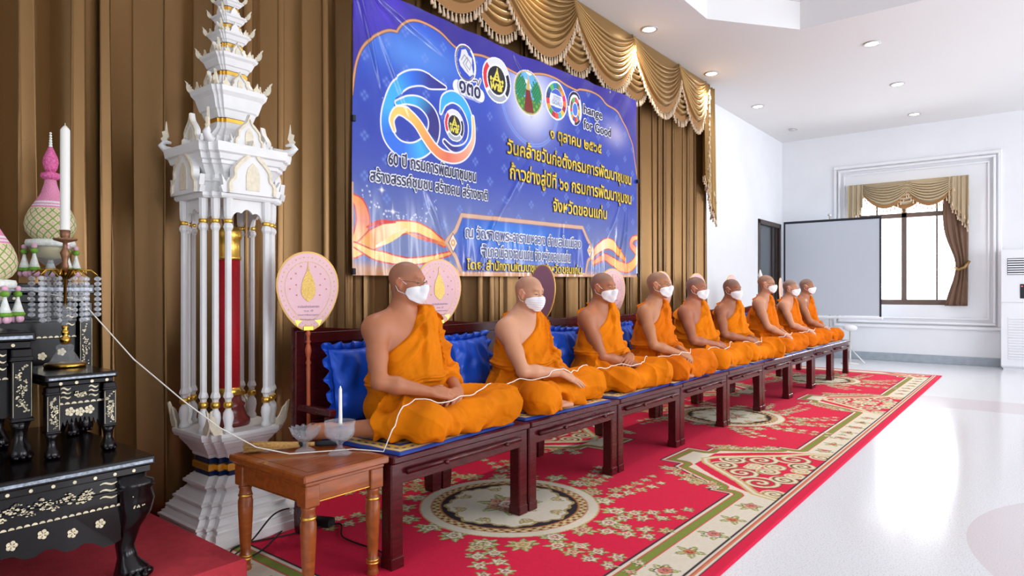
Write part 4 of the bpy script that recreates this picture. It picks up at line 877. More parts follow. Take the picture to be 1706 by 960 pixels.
# tiers
T_ = [  # z_base, body half, band z, cornice top z, cornice half, gable w, gable h
    (1.90, .165, 2.045, 2.195, .147, .15, .15), (2.195, .095, 2.285, 2.37, .112, .088, .085), (2.37, .068, 2.43, 2.486, .085, .062, .065), (2.486, .054, 2.53, 2.577, .070, .050, .055), (2.577, .044, 2.62, 2.655, .058, .040, .045), (2.655, .036, 2.69, 2.725, .048, .034, .040), (2.725, .030, 2.755, 2.785, .040, .028, .035)]
for k, (z0, hb, zb, zt, hc, gw, gh) in enumerate(T_):
    hn = hc*.60; gaph = (zb - z0)
    step('tier_body', [(z0, hb), (z0+gaph*.35, hb*.92), (z0+gaph*.4, hb*.84), (z0+gaph*.7, hn*1.12), (zb-.012, hn*1.02)], M['white'], k=.16)
    step('gold_band', [(zb-.012, hn*1.06), (zb+.006, hn*1.06)], M['gold'], k=.16); step('navy_band', [(zb+.006, hn*1.0), (zb+.010, hn*1.0)], M['navy'], k=.16)
    zz = zt - zb - .010
    step('tier_cornice', [(zb+.010, hn*1.02), (zb+.01+zz*.25, hn*1.15), (zb+.01+zz*.3, hn*1.25), (zb+.01+zz*.7, hc*.86), (zt-zz*.16, hc*.96), (zt, hc)], M['white'], k=.12)
    for j in range(4):
        gable(tw, hb*.98 if k else .172, z0+.002, gw, gh, j*PI/2, .012 if k else .02, sub=(k < 3))
        if k: flame(tw, T_[k-1][4]*1.12, T_[k-1][3], .036*(T_[k-1][4]/.147)**.55, PI/4 + j*PI/2)
        if 0 < k < 4:
            for q in (-1, 1):
                mb = MB().at((0, 0, 0), rz=j*PI/2); H = T_[k-1][4]*.93; z_ = T_[k-1][3]; g_ = gh*.62
                mb.prism([(q*(gw*.75 + a*g_), z_ + b*g_) for a, b in ((0, 0), (.5, 0), (.62, .35), (.4, .55), (.36, 1.0), (.15, .6), (-.05, .35))], .008, 'yz', H*.86); mb.build('antefix', M['cream'], tw)
for j in range(4): flame(tw, .040*1.12, 2.785, .02, PI/4+j*PI/2)
MB().lathe([(.030, 2.785), (.034, 2.80), (.022, 2.82), (.028, 2.84), (.018, 2.86), (.022, 2.88), (.014, 2.90), (.017, 2.93), (.009, 2.98), (.006, 3.10), (.0005, 3.22)], 12).build('finial', M['gold'], tw)
# drum inside
MB().lathe([(.052, .72), (.052, 1.36)], 24).build('drum', M['drumred'], tw); MB().lathe([(.054, 1.36), (.058, 1.365), (.058, 1.375), (.054, 1.38), (.054, 1.46), (.060, 1.47), (.060, 1.50), (.05, 1.52), (.03, 1.53)], 24).build('drum_collar', M['gold'], tw)
MB().lathe([(.095, .53), (.10, .54), (.10, .56), (.085, .575), (.07, .62), (.078, .635), (.06, .65), (.055, .68)], 24).build('drum_base', M['maroon'], tw); MB().lathe([(.056, .68), (.062, .69), (.062, .705), (.054, .72)], 24).build('drum_ring', M['gold'], tw)

# ================================================================== RED DAIS
d_ = empty('red_dais', (0, 0, 0), label='low dais covered in red felt under the black altar tables', cat='platform')
MB().box(-3.50, -2.425, -1.0, 1.365, 0, .148, .012).build('felt_cover', M['redcloth'], d_)

# ================================================================== BLACK MOTHER-OF-PEARL ALTAR TABLES
def flower_mesh(r=.016):
    m = MB()
    for k in range(5):
        a = 2*PI*k/5; m.at((0, math.cos(a)*r*.6, math.sin(a)*r*.6)); m.add([(.0015, r*.46*math.cos(2*PI*j/8), r*.46*math.sin(2*PI*j/8)) for j in range(8)], [tuple(range(8))])
    m.at((.001, 0, 0)); m.add([(.0015, r*.2*math.cos(2*PI*j/6), r*.2*math.sin(2*PI*j/6)) for j in range(6)], [tuple(range(6))])
    me = bpy.data.meshes.new('pearl_flower'); me.from_pydata(m.v, [], m.f); me.materials.append(M['pearl']); return me
FM = flower_mesh(); FMs = flower_mesh(.0115)
def cabriole(x, y, z0, z1, s, sx=1, sy=1):
    """claw-footed leg, bulging outward at the knee"""
    H = z1 - z0; pr = [(0, .0, .62), (.05, .10, .85), (.12, .12, .80), (.20, .02, .50), (.32, -.04, .46), (.48, .02, .62), (.62, .14, .86), (.75, .16, 1.0), (.84, .10, 1.0), (.87, .12, 1.08), (.92, .10, 1.08), (.94, .0, .95), (1.0, 0, .95)]
    m = MB(); m.smooth = True
    rings = []
    for t, o, w_ in pr:
        cx, cy, h = x + sx*o*s, y + sy*o*s, s*w_*.5; b = h*.35
        rings.append([(cx+a, cy+c, z0+t*H) for a, c in ((h-b, -h), (h, -h+b), (h, h-b), (h-b, h), (-h+b, h), (-h, h-b), (-h, -h+b), (-h+b, -h))])
    m.loft(rings, True, True, True)
    for k in (-1, 0, 1): m.sphere((x+sx*s*.48, y+sy*s*.1 + k*s*.22, z0+s*.18), s*.17, 8, 6, (1.3, .8, 1))
    for k in (-1, 1): m.sphere((x+sx*s*.1+k*s*.22, y+sy*s*.50, z0+s*.18), s*.16, 8, 6, (.8, 1.2, 1))
    m.box(x+sx*s*.08-s*.52, x+sx*s*.08+s*.52, y+sy*s*.08-s*.52, y+sy*s*.08+s*.52, z0+.86*H, z0+.885*H, .003)
    return m
def altar(name, x0, x1, y0, y1, z0, z1, s, label, nfl=6, big=True):
    t = empty(name, (0, 0, 0), label=label, cat='table', group='black altar tables inlaid with mother-of-pearl'); H = z1-z0; th = .05*H/.45 + .008
    m = MB(); m.box(x0, x1, y0, y1, z1-th*.55, z1, .004); m.box(x0+.012, x1-.012, y0+.012, y1-.012, z1-th, z1-th*.55, .003); top = m.build('tabletop', M['black'], t)
    MB().box(x1-.001, x1+.0015, y0+.01, y1-.01, z1-th*.40, z1-th*.22).box(x0+.01, x1-.01, y1-.001, y1+.0015, z1-th*.40, z1-th*.22).build('pearl_edge', M['silverpearl'], top)
    zb = z1 - th; xa = x1 - .03; ap = .24*H
    m = MB(); m.box(xa-.02, xa, y0+s, y1-s, zb-ap, zb, .003)
    m.box(x0+s, x1-s, y1-.05, y1-.03, zb-ap, zb, .003); m.box(xa, xa+.008, y0+s, y1-s, zb-ap*.55, zb-ap*.45, .002); a = m.build('apron', M['black'], t)
    # lower pierced frieze with scalloped edge
    n = 40; ya, yb = y0+s*.9, y1-s*.9; lo = [(ya+(yb-ya)*i/n, zb-ap-.20*H - .05*H*abs(math.sin(PI*i/n*3))*0 + (.10*H*(abs(2*i/n-1)**3)*-1) + .012*math.sin(i*1.6)) for i in range(n+1)]
    MB().prism([(ya, zb-ap)] + lo + [(yb, zb-ap)], .012, 'yz', xa-.018).build('pierced_frieze', M['black'], a)
    m = MB()
    def rect(yc, zc, w_, h_, x=xa+.0008): m.add([(x, yc-w_/2, zc-h_/2), (x, yc+w_/2, zc-h_/2), (x, yc+w_/2, zc+h_/2), (x, yc-w_/2, zc+h_/2)], [(0, 1, 2, 3)])
    k = 0; y = ya + .01
    while y < yb:      # scalloped pearl line over the frieze
        m.add([(xa+.0012, y+.009*math.cos(PI*j/6), zb-ap*.98+.008*math.sin(PI*j/6)) for j in range(7)], [tuple(range(7))]); y += .021
    y = y0 + .05
    while y < y1-.02: m.add([(x1-.012+.0012, y+.006*math.cos(PI*j/4), zb+th*.22+.006*math.sin(PI*j/4)) for j in range(8)], [tuple(range(8))]); y += .062 if big else .05
    for ey in (ya+.01, yb-.07 if big else yb-.045):
        w_ = .055 if big else .032
        for j in range(3):
            zz = zb - ap*(.18+.22*j); m.add([(xa+.0012, ey + w_*i/6, zz + .004*math.sin(i*1.1) + q*(.0028*math.sin(PI*(i+.6)/7.2)+.0006)) for q in (1, -1) for i in range(7)], [(i, i+1, 8+i, 7+i) for i in range(6)])
    rr = random.Random(int(y1*100)); L = yb-ya
    c0, c1 = (ya+L*.0+.08, yb-.09) if big else (ya+L*.38, ya+L*.62)
    for j in range(int((c1-c0)*(520 if big else 800))):     # vine of tiny pearl chips
        yy = rr.uniform(c0, c1); zz = zb-ap*.45 + .007*math.sin(yy*90)+rr.uniform(-1, 1)*(.018 if big else .009); q = rr.uniform(.0015, .004); an = rr.uniform(0, 3)
        m.add([(xa+.009, yy+q*math.cos(an+u)*2, zz+q*math.sin(an+u)) for u in (0, 1.57, 3.14, 4.71)], [(0, 1, 2, 3)])
    for sy_, yy0 in ((1, y1-s*.55), (-1, y0+s*.55)):     # chips on the legs
        for j in range(40 if not big else 26):
            yy = yy0 + rr.uniform(-.3, .3)*s*.7; zz = z0 + H*(.42 + .22*rr.random()) if not big else z0+H*(.60+.10*rr.random()); q = rr.uniform(.002, .004)
            xx = x1 - s*.5 + s*.5 + .02*0; m.add([(x1-s*.02+.004 if big else x1-s*.02, yy+q*math.cos(u), zz+q*math.sin(u)) for u in (0, 1.57, 3.14, 4.71)], [(0, 1, 2, 3)])
    o = m.build('pearl_inlay', M['pearl'], a); o['kind'] = 'stuff'
    for i in range(nfl):
        yy = ya + .025 + (L-.05)*(i+.5)/nfl; zz = zb-ap-.07*H - .035*H*(i % 2) - .02*(abs(2*(i+.5)/nfl-1)**3)
        link('pearl_flower', FM if big else FM, a, (xa-.005, yy, zz))
    if not big:
        for ly in (y0+s*.52, y1-s*.52):
            for lx in (x1-s*.52, x0+s*.52):
                m = MB(); zl = z0 + .30*H; m.box(lx-s*.42, lx+s*.42, ly-s*.42, ly+s*.42, zl, zb, .004); m.box(lx-s*.47, lx+s*.47, ly-s*.47, ly+s*.47, zb-.10*H, zb-.06*H, .003); m.box(lx-s*.47, lx+s*.47, ly-s*.47, ly+s*.47, zl, zl+.03*H, .003)
                m.smooth = True; m.loft([[(lx+a*q+o*s, ly+b*q, z0+t*H) for a, b in ((.38*s, -.38*s), (.42*s, 0), (.38*s, .38*s), (-.38*s, .38*s), (-.38*s, -.38*s))] for t, q, o in ((0, .9, .12), (.04, 1.15, .12), (.09, .95, .08), (.16, .62, .0), (.24, .7, 0), (.31, 1.0, 0))], True, True, True)
                for k in (-1, 0, 1): m.sphere((lx+s*.50, ly+k*s*.26, z0+s*.16), s*.16, 8, 6, (1.2, .8, 1))
                lg = m.build('leg', M['black'], t)
                if lx > (x0+x1)/2:
                    m = MB(); px_ = lx + s*.42 + .0012
                    for j in range(46):
                        v = rr.uniform(.02, .98); zz = zl+.05*H + v*(zb-.12*H-zl-.05*H); yy = ly + s*.18*math.sin(v*14) + rr.uniform(-.08, .08)*s; q = rr.uniform(.0016, .0038)*(s/.06)**.5; an = rr.uniform(0, 3)
                        m.add([(px_, yy+q*1.5*math.cos(an+u), zz+q*math.sin(an+u)) for u in (0, 1.57, 3.14, 4.71)], [(0, 1, 2, 3)])
                    for q in (-1, 1): m.box(px_-.001, px_, ly+q*s*.36-.0006, ly+q*s*.36+.0006, zl+.04*H, zb-.11*H)
                    o = m.build('vine_inlay', M['pearl'], lg); o['kind'] = 'stuff'
    for (lx, ly, sx, sy) in () if not big else ((x1-s*.62, y1-s*.62, 1, 1), (x1-s*.62, y0+s*.62, 1, -1), (x0+s*.62, y1-s*.62, -1, 1), (x0+s*.62, y0+s*.62, -1, -1)):
        cabriole(lx, ly, z0, zb+.002, s, sx, sy).build('leg', M['black'], t)
    return t
altar('altar_table', -3.46, -2.53, -.30, 1.06, .149, .60, .115, 'largest black inlaid altar table, standing on the red dais', 13)
altar('altar_table', -3.16, -2.80, .10, .765, .601, 1.057, .075, 'tall black inlaid altar table beside the small stand of the candlestick', 8, False)
altar('altar_table', -3.17, -2.735, .775, 1.01, .601, .90, .050, 'small low black inlaid stand carrying the crystal candlestick', 3, False)
altar('altar_table', -3.45, -3.19, .30, 1.085, .601, 1.235, .060, 'rear black inlaid altar table carrying the pink flower cone', 9, False)

# ------------------------------------------------------------------ flower offerings
def phum(x, y, z, s, label):
    t = empty('flower_offering', (x, y, z), label=label, cat='flower offering', group='cone-shaped flower offerings on the altar tables')
    g = MB(); g.lathe([(.045*s, 0), (.048*s, .006), (.018*s, .02), (.012*s, .05), (.018*s, .075), (.05*s, .10), (.072*s, .135), (.078*s, .165), (.075*s, .165), (.068*s, .136), (.046*s, .105), (.012*s, .085)], 28, cap=False); g.build('glass_bowl', M['glass'], t)
    MB().lathe([(.0005, .100), (.045*s, .112), (.062*s, .14), (.068*s, .165)], 24).build('filling', flat('pale_yellow_fill', (222, 206, 150), .8), t)
    MB().lathe([(.078*s, .155), (.088*s, .160), (.090*s, .172), (.086*s, .184), (.06*s, .188)], 28).build('white_garland', M['petalwhite'], t)
    n, mz = 200, 150; a = np.linspace(0, 2*PI, n)[:, None]; q = np.linspace(0, 1, mz)[None, :]
    pz = [.185, .20, .22, .25, .28, .305, .33, .35, .38, .42, .445]; pr_ = [.055, .075, .088, .093, .088, .078, .064, .052, .036, .024, .020]
    z_ = .185 + (.445-.185)*q; r_ = np.interp(z_, pz, pr_)*s; X = r_*np.cos(a); Y = r_*np.sin(a); Z = z_ + 0*a
    C = np.zeros((n, mz, 3), np.float32); C[:] = L8(236, 220, 180)
    u = a*8/(2*PI)*2; v = (z_-.2)/.035; d1 = np.abs(((u+v) % 1)-.5); d2 = np.abs(((u-v) % 1)-.5); gr = (np.minimum(d1, d2) < .09) & (z_ < .315) ; C[np.broadcast_to(gr, C.shape[:2])] = L8(140, 165, 80)
    pk = (d1 > .36) & (d2 > .36) & (z_ < .315); C[pk] = L8(240, 190, 190); C[np.broadcast_to(z_ > .318, C.shape[:2])] = L8(238, 150, 184); C[np.broadcast_to((z_ > .338) & (z_ < .346), C.shape[:2])] = L8(246, 236, 240); C[np.broadcast_to((z_ > .326) & (z_ < .332), C.shape[:2])] = L8(246, 226, 236)
    quick_mesh('flower_ball', np.stack([X, Y, Z], -1).reshape(-1, 3), grid_faces(n, mz), M['phum'], t, True, C.reshape(-1, 3))
    MB().lathe([(.02*s, .44), (.034*s, .447), (.037*s, .457), (.034*s, .468), (.018*s, .474)], 20).build('pink_ruff', M['phumpink'], t)
    MB().lathe([(.016*s, .472), (.024*s, .49), (.029*s, .515), (.026*s, .535), (.014*s, .565), (.008*s, .58)], 20).build('pink_cone', M['phumpink'], t)
    m = MB(); [m.sphere((0, 0, .585 + .011*k), .0075*s*(1-.07*k), 8, 6) for k in range(6)]; m.build('bead_tip', M['petalwhite'], t)
    for k in range(5):
        an = -.9 + 2*PI*k/5; g = MB(); bx, by = .095*s*math.cos(an), .095*s*math.sin(an)
        o = MB().at((bx, by, 0)).lathe([(.004, .165), (.010, .160), (.010, .148), (.006, .145)], 10).at((bx, by, 0)).build('garland_strand', M['palepink'], t)
        MB().at((bx, by, 0)).lathe([(.006, .146), (.014, .138), (.013, .128), (.006, .124)], 10).at((bx, by, 0)).lathe([(.021, .052), (.024, .06), (.018, .070), (.013, .072)], 10).build('green_leaves', M['green'], o)
        MB().at((bx, by, 0)).lathe([(.005, .124), (.007, .112), (.014, .085), (.020, .066), (.016, .064)], 10).build('white_bell', M['petalwhite'], o)
        m = MB(); [m.sphere((bx+.013*math.cos(j*2.1), by+.013*math.sin(j*2.1), .042), .011, 8, 6, (1, 1, 1.3)) for j in range(3)]; m.build('pink_buds', M['palepink'], o)
    return t
phum(-3.27, .945, 1.235, 1.0, 'pink and cream flower cone on glass bowl, behind the tall white candle')
phum(-2.97, .66, 1.058, 1.0, 'flower cone on glass bowl standing on the tall black altar table')

# ------------------------------------------------------------------ crystal candlestick
cs = empty('crystal_candlestick', (-3.03, .925, .901), label='gold candlestick hung with crystal strands on the small black stand', cat='candlestick')
MB().lathe([(.070, 0), (.072, .004), (.072, .012), (.066, .016)], 32).build('brass_foot', M['brass'], cs)
MB().lathe([(.062, .016), (.050, .024), (.036, .05), (.028, .062), (.030, .072), (.030, .084), (.022, .090)], 10, smooth=False).build('glass_bell', M['glass'], cs)
MB().lathe([(.012, .09), (.019, .10), (.019, .115), (.009, .122), (.014, .132), (.014, .142), (.008, .148), (.012, .156), (.011, .165)], 16).build('brass_knops', M['brass'], cs)
MB().lathe([(.011, .165), (.010, .23), (.007, .25)], 10).build('glass_stem', M['glass'], cs); MB().lathe([(.006, .24), (.006, .36), (.016, .365), (.016, .372), (.006, .38)], 12).build('brass_stem', M['brass'], cs)
def bead_mesh():
    m = MB(); m.loft([[(r_*math.cos(2*PI*i/6), .6*r_*math.sin(2*PI*i/6), z) for i in range(6)] for z, r_ in ((-.0095, .003), (-.004, .0125), (.004, .0125), (.0095, .003))], True, True, False)
    me = bpy.data.meshes.new('crystal_bead'); me.from_pydata(m.v, [], m.f); me.materials.append(M['bead']); return me
BM = bead_mesh()
for k in range(12):
    an = 2*PI*k/12; rr_ = .112 if k % 2 == 0 else .075; ca, sa = math.cos(an), math.sin(an)
    m = MB(); m.tube([(.012*ca, .012*sa, .352), (.4*rr_*ca, .4*rr_*sa, .388), (.8*rr_*ca, .8*rr_*sa, .386), (rr_*ca, rr_*sa, .366)], [.004, .0045, .004, .002], 6); arm = m.build('brass_arm', M['brass'], cs)
    for j in range(8 if k % 2 == 0 else 9):
        o = link('crystal_bead', BM, arm, (rr_*ca, rr_*sa, .352 - .0205*j)); o.rotation_euler = (0, 0, an)
MB().lathe([(.006, .38), (.014, .40), (.009, .42), (.014, .44), (.018, .455), (.008, .475), (.008, .495), (.040, .505), (.043, .512), (.012, .512), (.017, .52), (.019, .545), (.004, .546)], 18).build('candle_socket', M['sock'], cs)
cd_ = empty('candle', (-3.03, .925, .901+.546), label='tall thick white candle standing in the crystal candlestick', cat='candle')
MB().lathe([(.020, 0), (.0175, .004), (.0170, .40), (.012, .408), (.004, .418)], 20).build('wax', M['wax'], cd_); MB().lathe([(.0012, .416), (.001, .428)], 6).build('wick', M['wax'], cd_)

# ================================================================== SIDE TABLE
st = empty('side_table', (0, 0, 0), label='small varnished teak table with turned legs and gold rings', cat='table')
x0, x1, y0, y1, zt = -2.695, -2.135, 1.425, 1.838, .506
MB().box(x0, x1, y0, y1, zt-.030, zt, .006).box(x0+.016, x1-.016, y0+.016, y1-.016, zt-.045, zt-.030, .003).build('tabletop', M['teak'], st)
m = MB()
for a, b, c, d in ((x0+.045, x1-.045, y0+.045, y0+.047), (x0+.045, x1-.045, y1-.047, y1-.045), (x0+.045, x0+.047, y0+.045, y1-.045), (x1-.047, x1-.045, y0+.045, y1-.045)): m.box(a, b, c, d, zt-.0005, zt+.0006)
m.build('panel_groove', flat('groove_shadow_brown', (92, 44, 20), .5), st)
for k, (a, b, c, d) in enumerate(((x0+.06, x1-.06, y0+.03, y0+.05), (x0+.06, x1-.06, y1-.05, y1-.03), (x0+.03, x0+.05, y0+.06, y1-.06), (x1-.05, x1-.03, y0+.06, y1-.06))): 
    o = MB().box(a, b, c, d, zt-.115, zt-.045, .003).build('apron', M['teak'], st); MB().box(a-.001, b+.001, c-.001, d+.001, zt-.118, zt-.114).build('gold_line', M['gold'], o)
for x in (x0+.05, x1-.05):
    for y in (y0+.05, y1-.05):
        m = MB(); m.box(x-.032, x+.032, y-.032, y+.032, zt-.13, zt-.045, .004); m.lathe([(.026, zt-.13), (.028, zt-.14), (.024, zt-.15), (.027, zt-.165), (.027, zt-.185), (.031, zt-.20), (.030, .25), (.024, .13), (.020, .085), (.026, .075), (.026, .055), (.020, .045), (.022, .03), (.026, .018), (.022, .001)], 20, x, y); lg = m.build('leg', M['teak'], st)
        m = MB(); m.lathe([(.026, zt-.168), (.030, zt-.172), (.030, zt-.178), (.026, zt-.182)], 20, x, y); m.lathe([(.026, .055), (.028, .060), (.026, .065)], 20, x, y); m.lathe([(.026, .069), (.028, .073), (.026, .077)], 20, x, y); m.build('gold_ring', M['gold'], lg)
def star(cx, cy, r, n, dep): return [(cx + r*(1+dep*math.cos(n*2*PI*i/(n*6)))*math.cos(2*PI*i/(n*6)), cy + r*(1+dep*math.cos(n*2*PI*i/(n*6)))*math.sin(2*PI*i/(n*6))) for i in range(n*6)]
def cut_bowl(name, x, y, z, prof, n, label, cat, dep=.05, zig=0):
    t = empty(name, (x, y, z), label=label, cat=cat); m = MB(); m.smooth = True
    m.loft([[(a, b, zz + (zig*math.cos(n*2*PI*i/(n*6)) if k_ in zig_rows else 0)) for i, (a, b) in enumerate(star(0, 0, r, n, dp))] for k_, (r, zz, dp) in enumerate(prof) for zig_rows in [[j for j, q in enumerate(prof) if q[1] > prof[-1][1] and abs(q[1]-max(p[1] for p in prof)) < 1e-4]]], True, True, True)
    m.build('body', M['glass'], t); return t
b1 = cut_bowl('glass_bowl', -2.475, 1.655, .507, [(.042, 0, .03), (.043, .004, .03), (.030, .012, .03), (.011, .022, .0), (.009, .035, 0), (.014, .043, 0), (.030, .052, .05), (.052, .075, .07), (.064, .105, .08), (.061, .105, .08), (.048, .078, .04), (.026, .058, .02), (.004, .052, 0)], 14, 'small fluted cut-glass bowl on a foot, left of the goblet', 'bowl', zig=.004)
b2 = cut_bowl('glass_goblet', -2.325, 1.725, .507, [(.048, 0, .02), (.049, .004, .02), (.030, .014, .03), (.012, .028, 0), (.011, .040, 0), (.016, .050, 0), (.032, .058, .05), (.054, .075, .06), (.064, .100, .03), (.062, .115, .01), (.066, .140, 0), (.063, .140, 0), (.059, .115, 0), (.060, .100, 0), (.050, .078, 0), (.028, .064, 0), (.004, .058, 0)], 12, 'larger cut-glass goblet holding a thin candle', 'goblet')
wt = MB().lathe([(.004, .060), (.026, .066), (.049, .080), (.058, .100), (.057, .108)], 24).build('water', M['glass'], b2)
c2 = empty('candle', (-2.335, 1.735, .507+.0605), label='thin white candle standing in the cut-glass goblet', cat='candle')
MB().lathe([(.0085, .060), (.008, .07), (.0065, .215), (.004, .220), (.0015, .228)], 14).build('wax', M['wax'], c2); MB().lathe([(.010, .001), (.006, .01), (.006, .035), (.016, .045), (.018, .06), (.014, .068), (.009, .066), (.008, .05)], 10, smooth=False).build('glass_holder', M['glass'], c2)
wh = empty('straw_whisk', (0, 0, 0), label='bound straw holy-water whisk lying on the teak table', cat='whisk')
a = Vector((-2.66, 1.485, .531)); b = Vector((-2.44, 1.802, .524)); dirv = (b-a).normalized(); sd_ = dirv.cross(Vector((0, 0, 1))).normalized(); up_ = sd_.cross(dirv)
m = MB(); rr = random.Random(3)
for k in range(140):
    an, q = rr.uniform(0, 2*PI), rr.random()**.5; e0 = a + dirv*rr.uniform(-.012, .012) + (sd_*math.cos(an)*.040 + up_*math.sin(an)*.023)*q; e1 = a + dirv*.235 + (sd_*math.cos(an) + up_*math.sin(an))*.010*q
    m.tube([e0, e0.lerp(e1, .5), e1], .0017, 4)
o = m.build('straw', M['straw'], wh); o['kind'] = 'stuff'
m = MB(); m.tube([a+dirv*.215, a+dirv*.24, a+dirv*.25], [.012, .014, .012], 12); m.tube([a+dirv*.285, a+dirv*.31, a+dirv*.37, b], [.010, .013, .012, .010], 12); m.build('black_binding', M['blackcloth'], wh)
MB().tube([a+dirv*.245, a+dirv*.29], .009, 10).build('grip', M['straw'], wh)

# ------------------------------------------------------------------ cables on the floor
cb = MB(); cb.tube(catmull([(-3.06, 1.99, .02), (-2.95, 1.90, .10), (-2.86, 1.74, .13), (-2.84, 1.62, .05), (-2.80, 1.50, .018)], 8), .004, 6)
tag(cb.build('power_cable', M['blackcable']), 'black cable looping up from the floor beside the shrine plinth', 'cable')
cb = MB(); cb.tube(catmull([(-2.98, 1.95, .02), (-2.90, 1.80, .018), (-2.76, 1.62, .02), (-2.74, 1.52, .018), (-2.83, 1.50, .018), (-2.9, 1.60, .018), (-2.84, 1.80, .018), (-2.78, 2.05, .018), (-2.6, 1.95, .018), (-2.33, 1.95, .018), (-2.28, 1.90, .018)], 8), .004, 6)
tag(cb.build('power_cable', M['blackcable']), 'black cable lying on the carpet under the teak table', 'cable')
pb = empty('power_adapter', (-2.83, 1.99, .013), .4, 'small black power adapter on the carpet behind the teak table', 'power adapter'); MB().box(-.06, .06, -.03, .03, 0, .04, .006).build('case', M['blackcable'], pb); MB().box(-.05, -.02, -.012, .012, .04, .046, .002).build('socket', M['dark'], pb)

# ================================================================== PROJECTOR SCREEN, AIR CONDITIONER
ps = empty('projector_screen', (0, 0, 0), label='white tripod projection screen with black border by the window', cat='projection screen')
sy = 12.30
MB().box(-3.53, -2.03, sy, sy+.004, .80, 2.42).build('screen_cloth', M['screen'], ps)
MB().box(-3.56, -2.0, sy-.006, sy+.012, 2.42, 2.46, .003).box(-3.56, -3.53, sy-.003, sy+.007, .78, 2.42, .002).box(-2.03, -2.0, sy-.003, sy+.007, .78, 2.42, .002).build('black_border', M['dark'], ps)
MB().box(-3.58, -1.98, sy-.02, sy+.045, .735, .785, .015).build('case', M['acwhite'], ps)
m = MB(); m.tube([(-2.80, sy+.04, .16), (-2.80, sy+.04, 2.53)], .014, 10); m.sphere((-2.80, sy+.02, 2.54), .03, 10, 8); m.build('pole', M['lampoff'], ps)
for k in range(3):
    an = -.35 + 2*PI*k/3; m = MB(); m.tube([(-2.80, sy+.04, .60), (-2.80+.62*math.cos(an), sy+.04+.62*math.sin(an), .012)], .012, 8); m.build('leg', M['lampoff'], ps)
pr = empty('white_speaker', (-2.42, 12.05, 0), label='small white rounded device on a stand below the screen', cat='device'); MB().sphere((0, 0, .60), .11, 16, 10, (1, .7, .5)).build('body', M['acwhite'], pr); MB().lathe([(.14, 0), (.14, .015), (.012, .025), (.012, .56)], 14).build('stand', M['lampoff'], pr)
ac = empty('air_conditioner', (0, 0, 0), label='tall white floor-standing air conditioner against the back wall', cat='air conditioner')
ax0, ax1, ay = -.425, .16, 12.60
MB().box(ax0, ax1, ay, 12.975, .03, 1.85, .02).box(ax0+.03, ax1-.03, ay+.03, 12.95, 0.0, .03).build('cabinet', M['acwhite'], ac)
box1('upper_panel', M['acwhite'], ac, ax0+.004, ax1-.004, ay-.012, ay, 1.04, 1.84, .008); box1('lower_panel', M['acwhite'], ac, ax0+.004, ax1-.004, ay-.012, ay, .06, 1.03, .008)
MB().box(ax0+.08, ax1-.08, ay-.013, ay-.0125, 1.46, 1.715).build('outlet', M['dark'], ac)
for k in range(7): box1('louvre', M['acwhite'], ac, ax0+.085, ax1-.085, ay-.030, ay-.014, 1.468+.036*k, 1.488+.036*k, .003)
for k in range(16): box1('grille_slat', M['acwhite'], ac, ax0+.09, ax1-.09, ay-.024, ay-.013, .17+.041*k, .194+.041*k, .004)
box1('display', M['dark'], ac, ax0+.235, ax1-.235, ay-.018, ay-.0125, 1.10, 1.32, .003); MB().box(ax0+.25, ax0+.27, ay-.0195, ay-.018, 1.28, 1.29).build('indicator', mat('red_indicator', (1, .1, .05), emit=2), ac)
